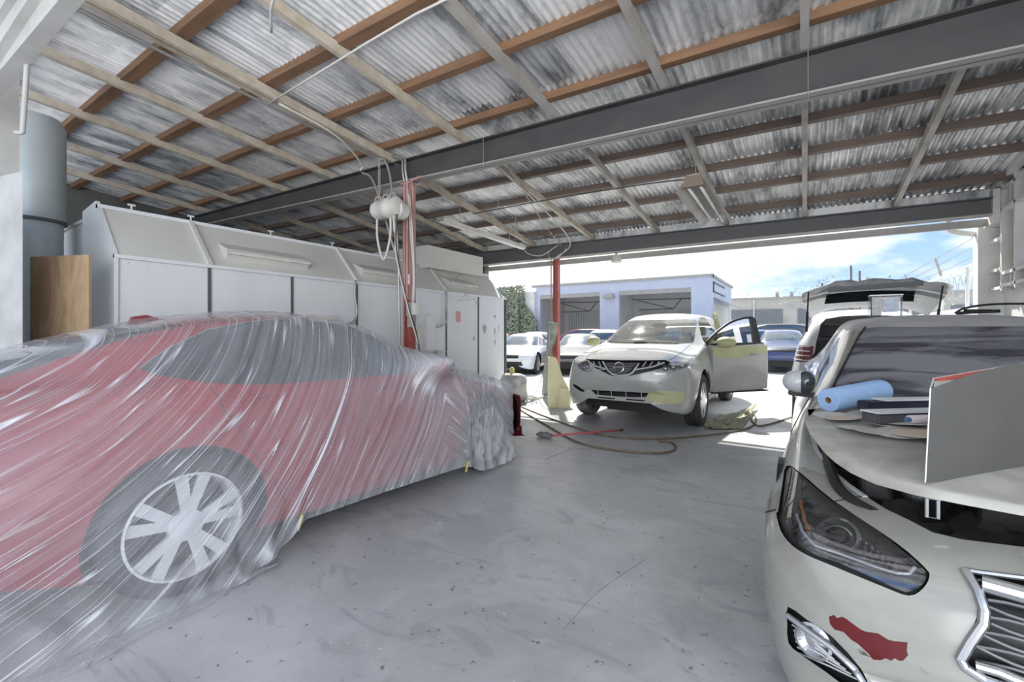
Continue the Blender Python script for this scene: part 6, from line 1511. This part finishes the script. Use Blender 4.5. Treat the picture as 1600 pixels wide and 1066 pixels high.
for xx in (-1.8, -.9, 3.0): bx('roof_vent', 'steel_pale', xx, xx+.22, YF, YF+.2, 3.9, 4.25, parent=t)
g = B(); tube(g, [(-3.2, YF-.12, 3.75), (-3.2, YF-.12, 1.8)], .05, 8); put('down_pipe', g, M['white_paint'], t)
# tree trunks and poles
bm = B(); tube(bm, [(-5.0, 34, 0), (-4.9, 34, 1.2), (-5.0, 34, 2.6)], [.25, .2, .18], 10); put('tree_trunk', bm, noisy('bark', (.22, .19, .16), (.32, .28, .24), 5, (.8, .9)), label='short grey brown trunk seen through the open door window', cat='trunk', smooth=True)
# fence along the yard
t = thing('security_fence', (2.45, 12, 0), 'white low wall with pipe fence and barbed wire running into the yard', 'fence')
bx('wall', 'white_paint', 2.35, 2.55, 8.1, 17, 0, 1.75, parent=t)
def ft(y): return 2.50
for y_ in (9.2, 10.4, 11.2, 13.0, 14.6, 16.4):
    g = B(); tube(g, [(2.45, y_, 1.75), (2.45, y_, 2.52)], .03, 8); put('post', g, M['white_paint'], t)
for z_ in (2.50,):
    g = B(); tube(g, [(2.45, 8.1, z_), (2.45, 17, z_)], .026, 8); put('top_rail', g, M['white_paint'], t)
for y_ in (10.4, 13.0, 16.4):
    g = B(); bar(g, (2.45, y_, 2.5), (2.35, y_, 2.92), .04, .03, up=Vector((0, 1, 0))); put('wire_arm', g, M['steel_pale'], t)
g = B()
for i, (dx, z_) in enumerate(((-.02, 2.62), (-.06, 2.76), (-.10, 2.90))):
    pts = []
    for k in range(46):
        y_ = 8.1+8.9*k/45; pts.append((2.45+dx, y_, z_-.03*math.sin((y_*1.2) % PI)))
    tube(g, pts, .006, 5)
    for k in range(60): y_ = 8.2+k*.147; tube(g, [(2.45+dx-.02, y_-.02, z_-.03), (2.45+dx+.02, y_+.02, z_+.02)], .0035, 4)
wq = put('barbed_wire', g, M['conduit'], t)
g = B(); random.seed(9)
for k in range(10):
    y_ = 8.6+k*.8; P_ = []
    for m in range(18): a_ = m*2*PI/9; P_.append((2.47+.05*math.cos(a_), y_+m*.045, 2.2+.22*math.sin(a_)))
    tube(g, smoothpts(P_, 3), .005, 4)
put('razor_coil', g, M['conduit'], t)
# bush and poles beyond the fence
g = B(); random.seed(11)
for k in range(900):
    v = Vector((random.gauss(0, 1), random.gauss(0, 1), random.gauss(0, .7))); v *= .42; leaf(g, Vector((1.6, 19.5, 2.62))+Vector((v.x*2.4, v.y, v.z*.9)), random.uniform(.03, .07), Vector((random.uniform(-1, 1), random.uniform(-1, 1), 1)))
t = thing('bush', (1.6, 19.5, 0), 'straggly bush top beyond the raised tailgate', 'bush')
put('foliage', g, noisy('dry_bush', (.20, .22, .14), (.32, .32, .22), 3, (.6, .7)), t)['kind'] = 'stuff'
g = B()
for k in range(14): a_ = k*.9; tube(g, [(1.6, 19.5, 0), (1.6+.3*math.cos(a_), 19.5+.2*math.sin(a_), 1.6), (1.6+1.0*math.cos(a_), 19.5+.5*math.sin(a_), 2.5+.35*math.sin(k*2.3))], [.03, .02, .008], 5)
put('branches', g, M['brown_timber'], t)
for k, (x_, y_, h_, dx) in enumerate(((1.35, 18.6, 3.55, -.06), (1.52, 18.6, 3.35, 0), (.60, 18.6, 3.0, -.1))):
    bm = B(); tube(bm, [(x_, y_, 0), (x_+dx, y_, h_)], .03, 7); put('thin_pole', bm, M['dark_timber'], label=['tallest thin dark pole above the raised tailgate', 'thin pole standing right beside the tallest one over the tailgate', 'shortest thin pole above the tailgate, apart from the pair'][k], cat='pole', group='thin poles beyond the tailgate')
bm = B(); tube(bm, [(2.2, 16.9, 0), (2.2, 16.9, 2.85)], .05, 8); put('fence_pole', bm, M['dark_timber'], label='dark stake at the far end of the pipe fence', cat='pole')
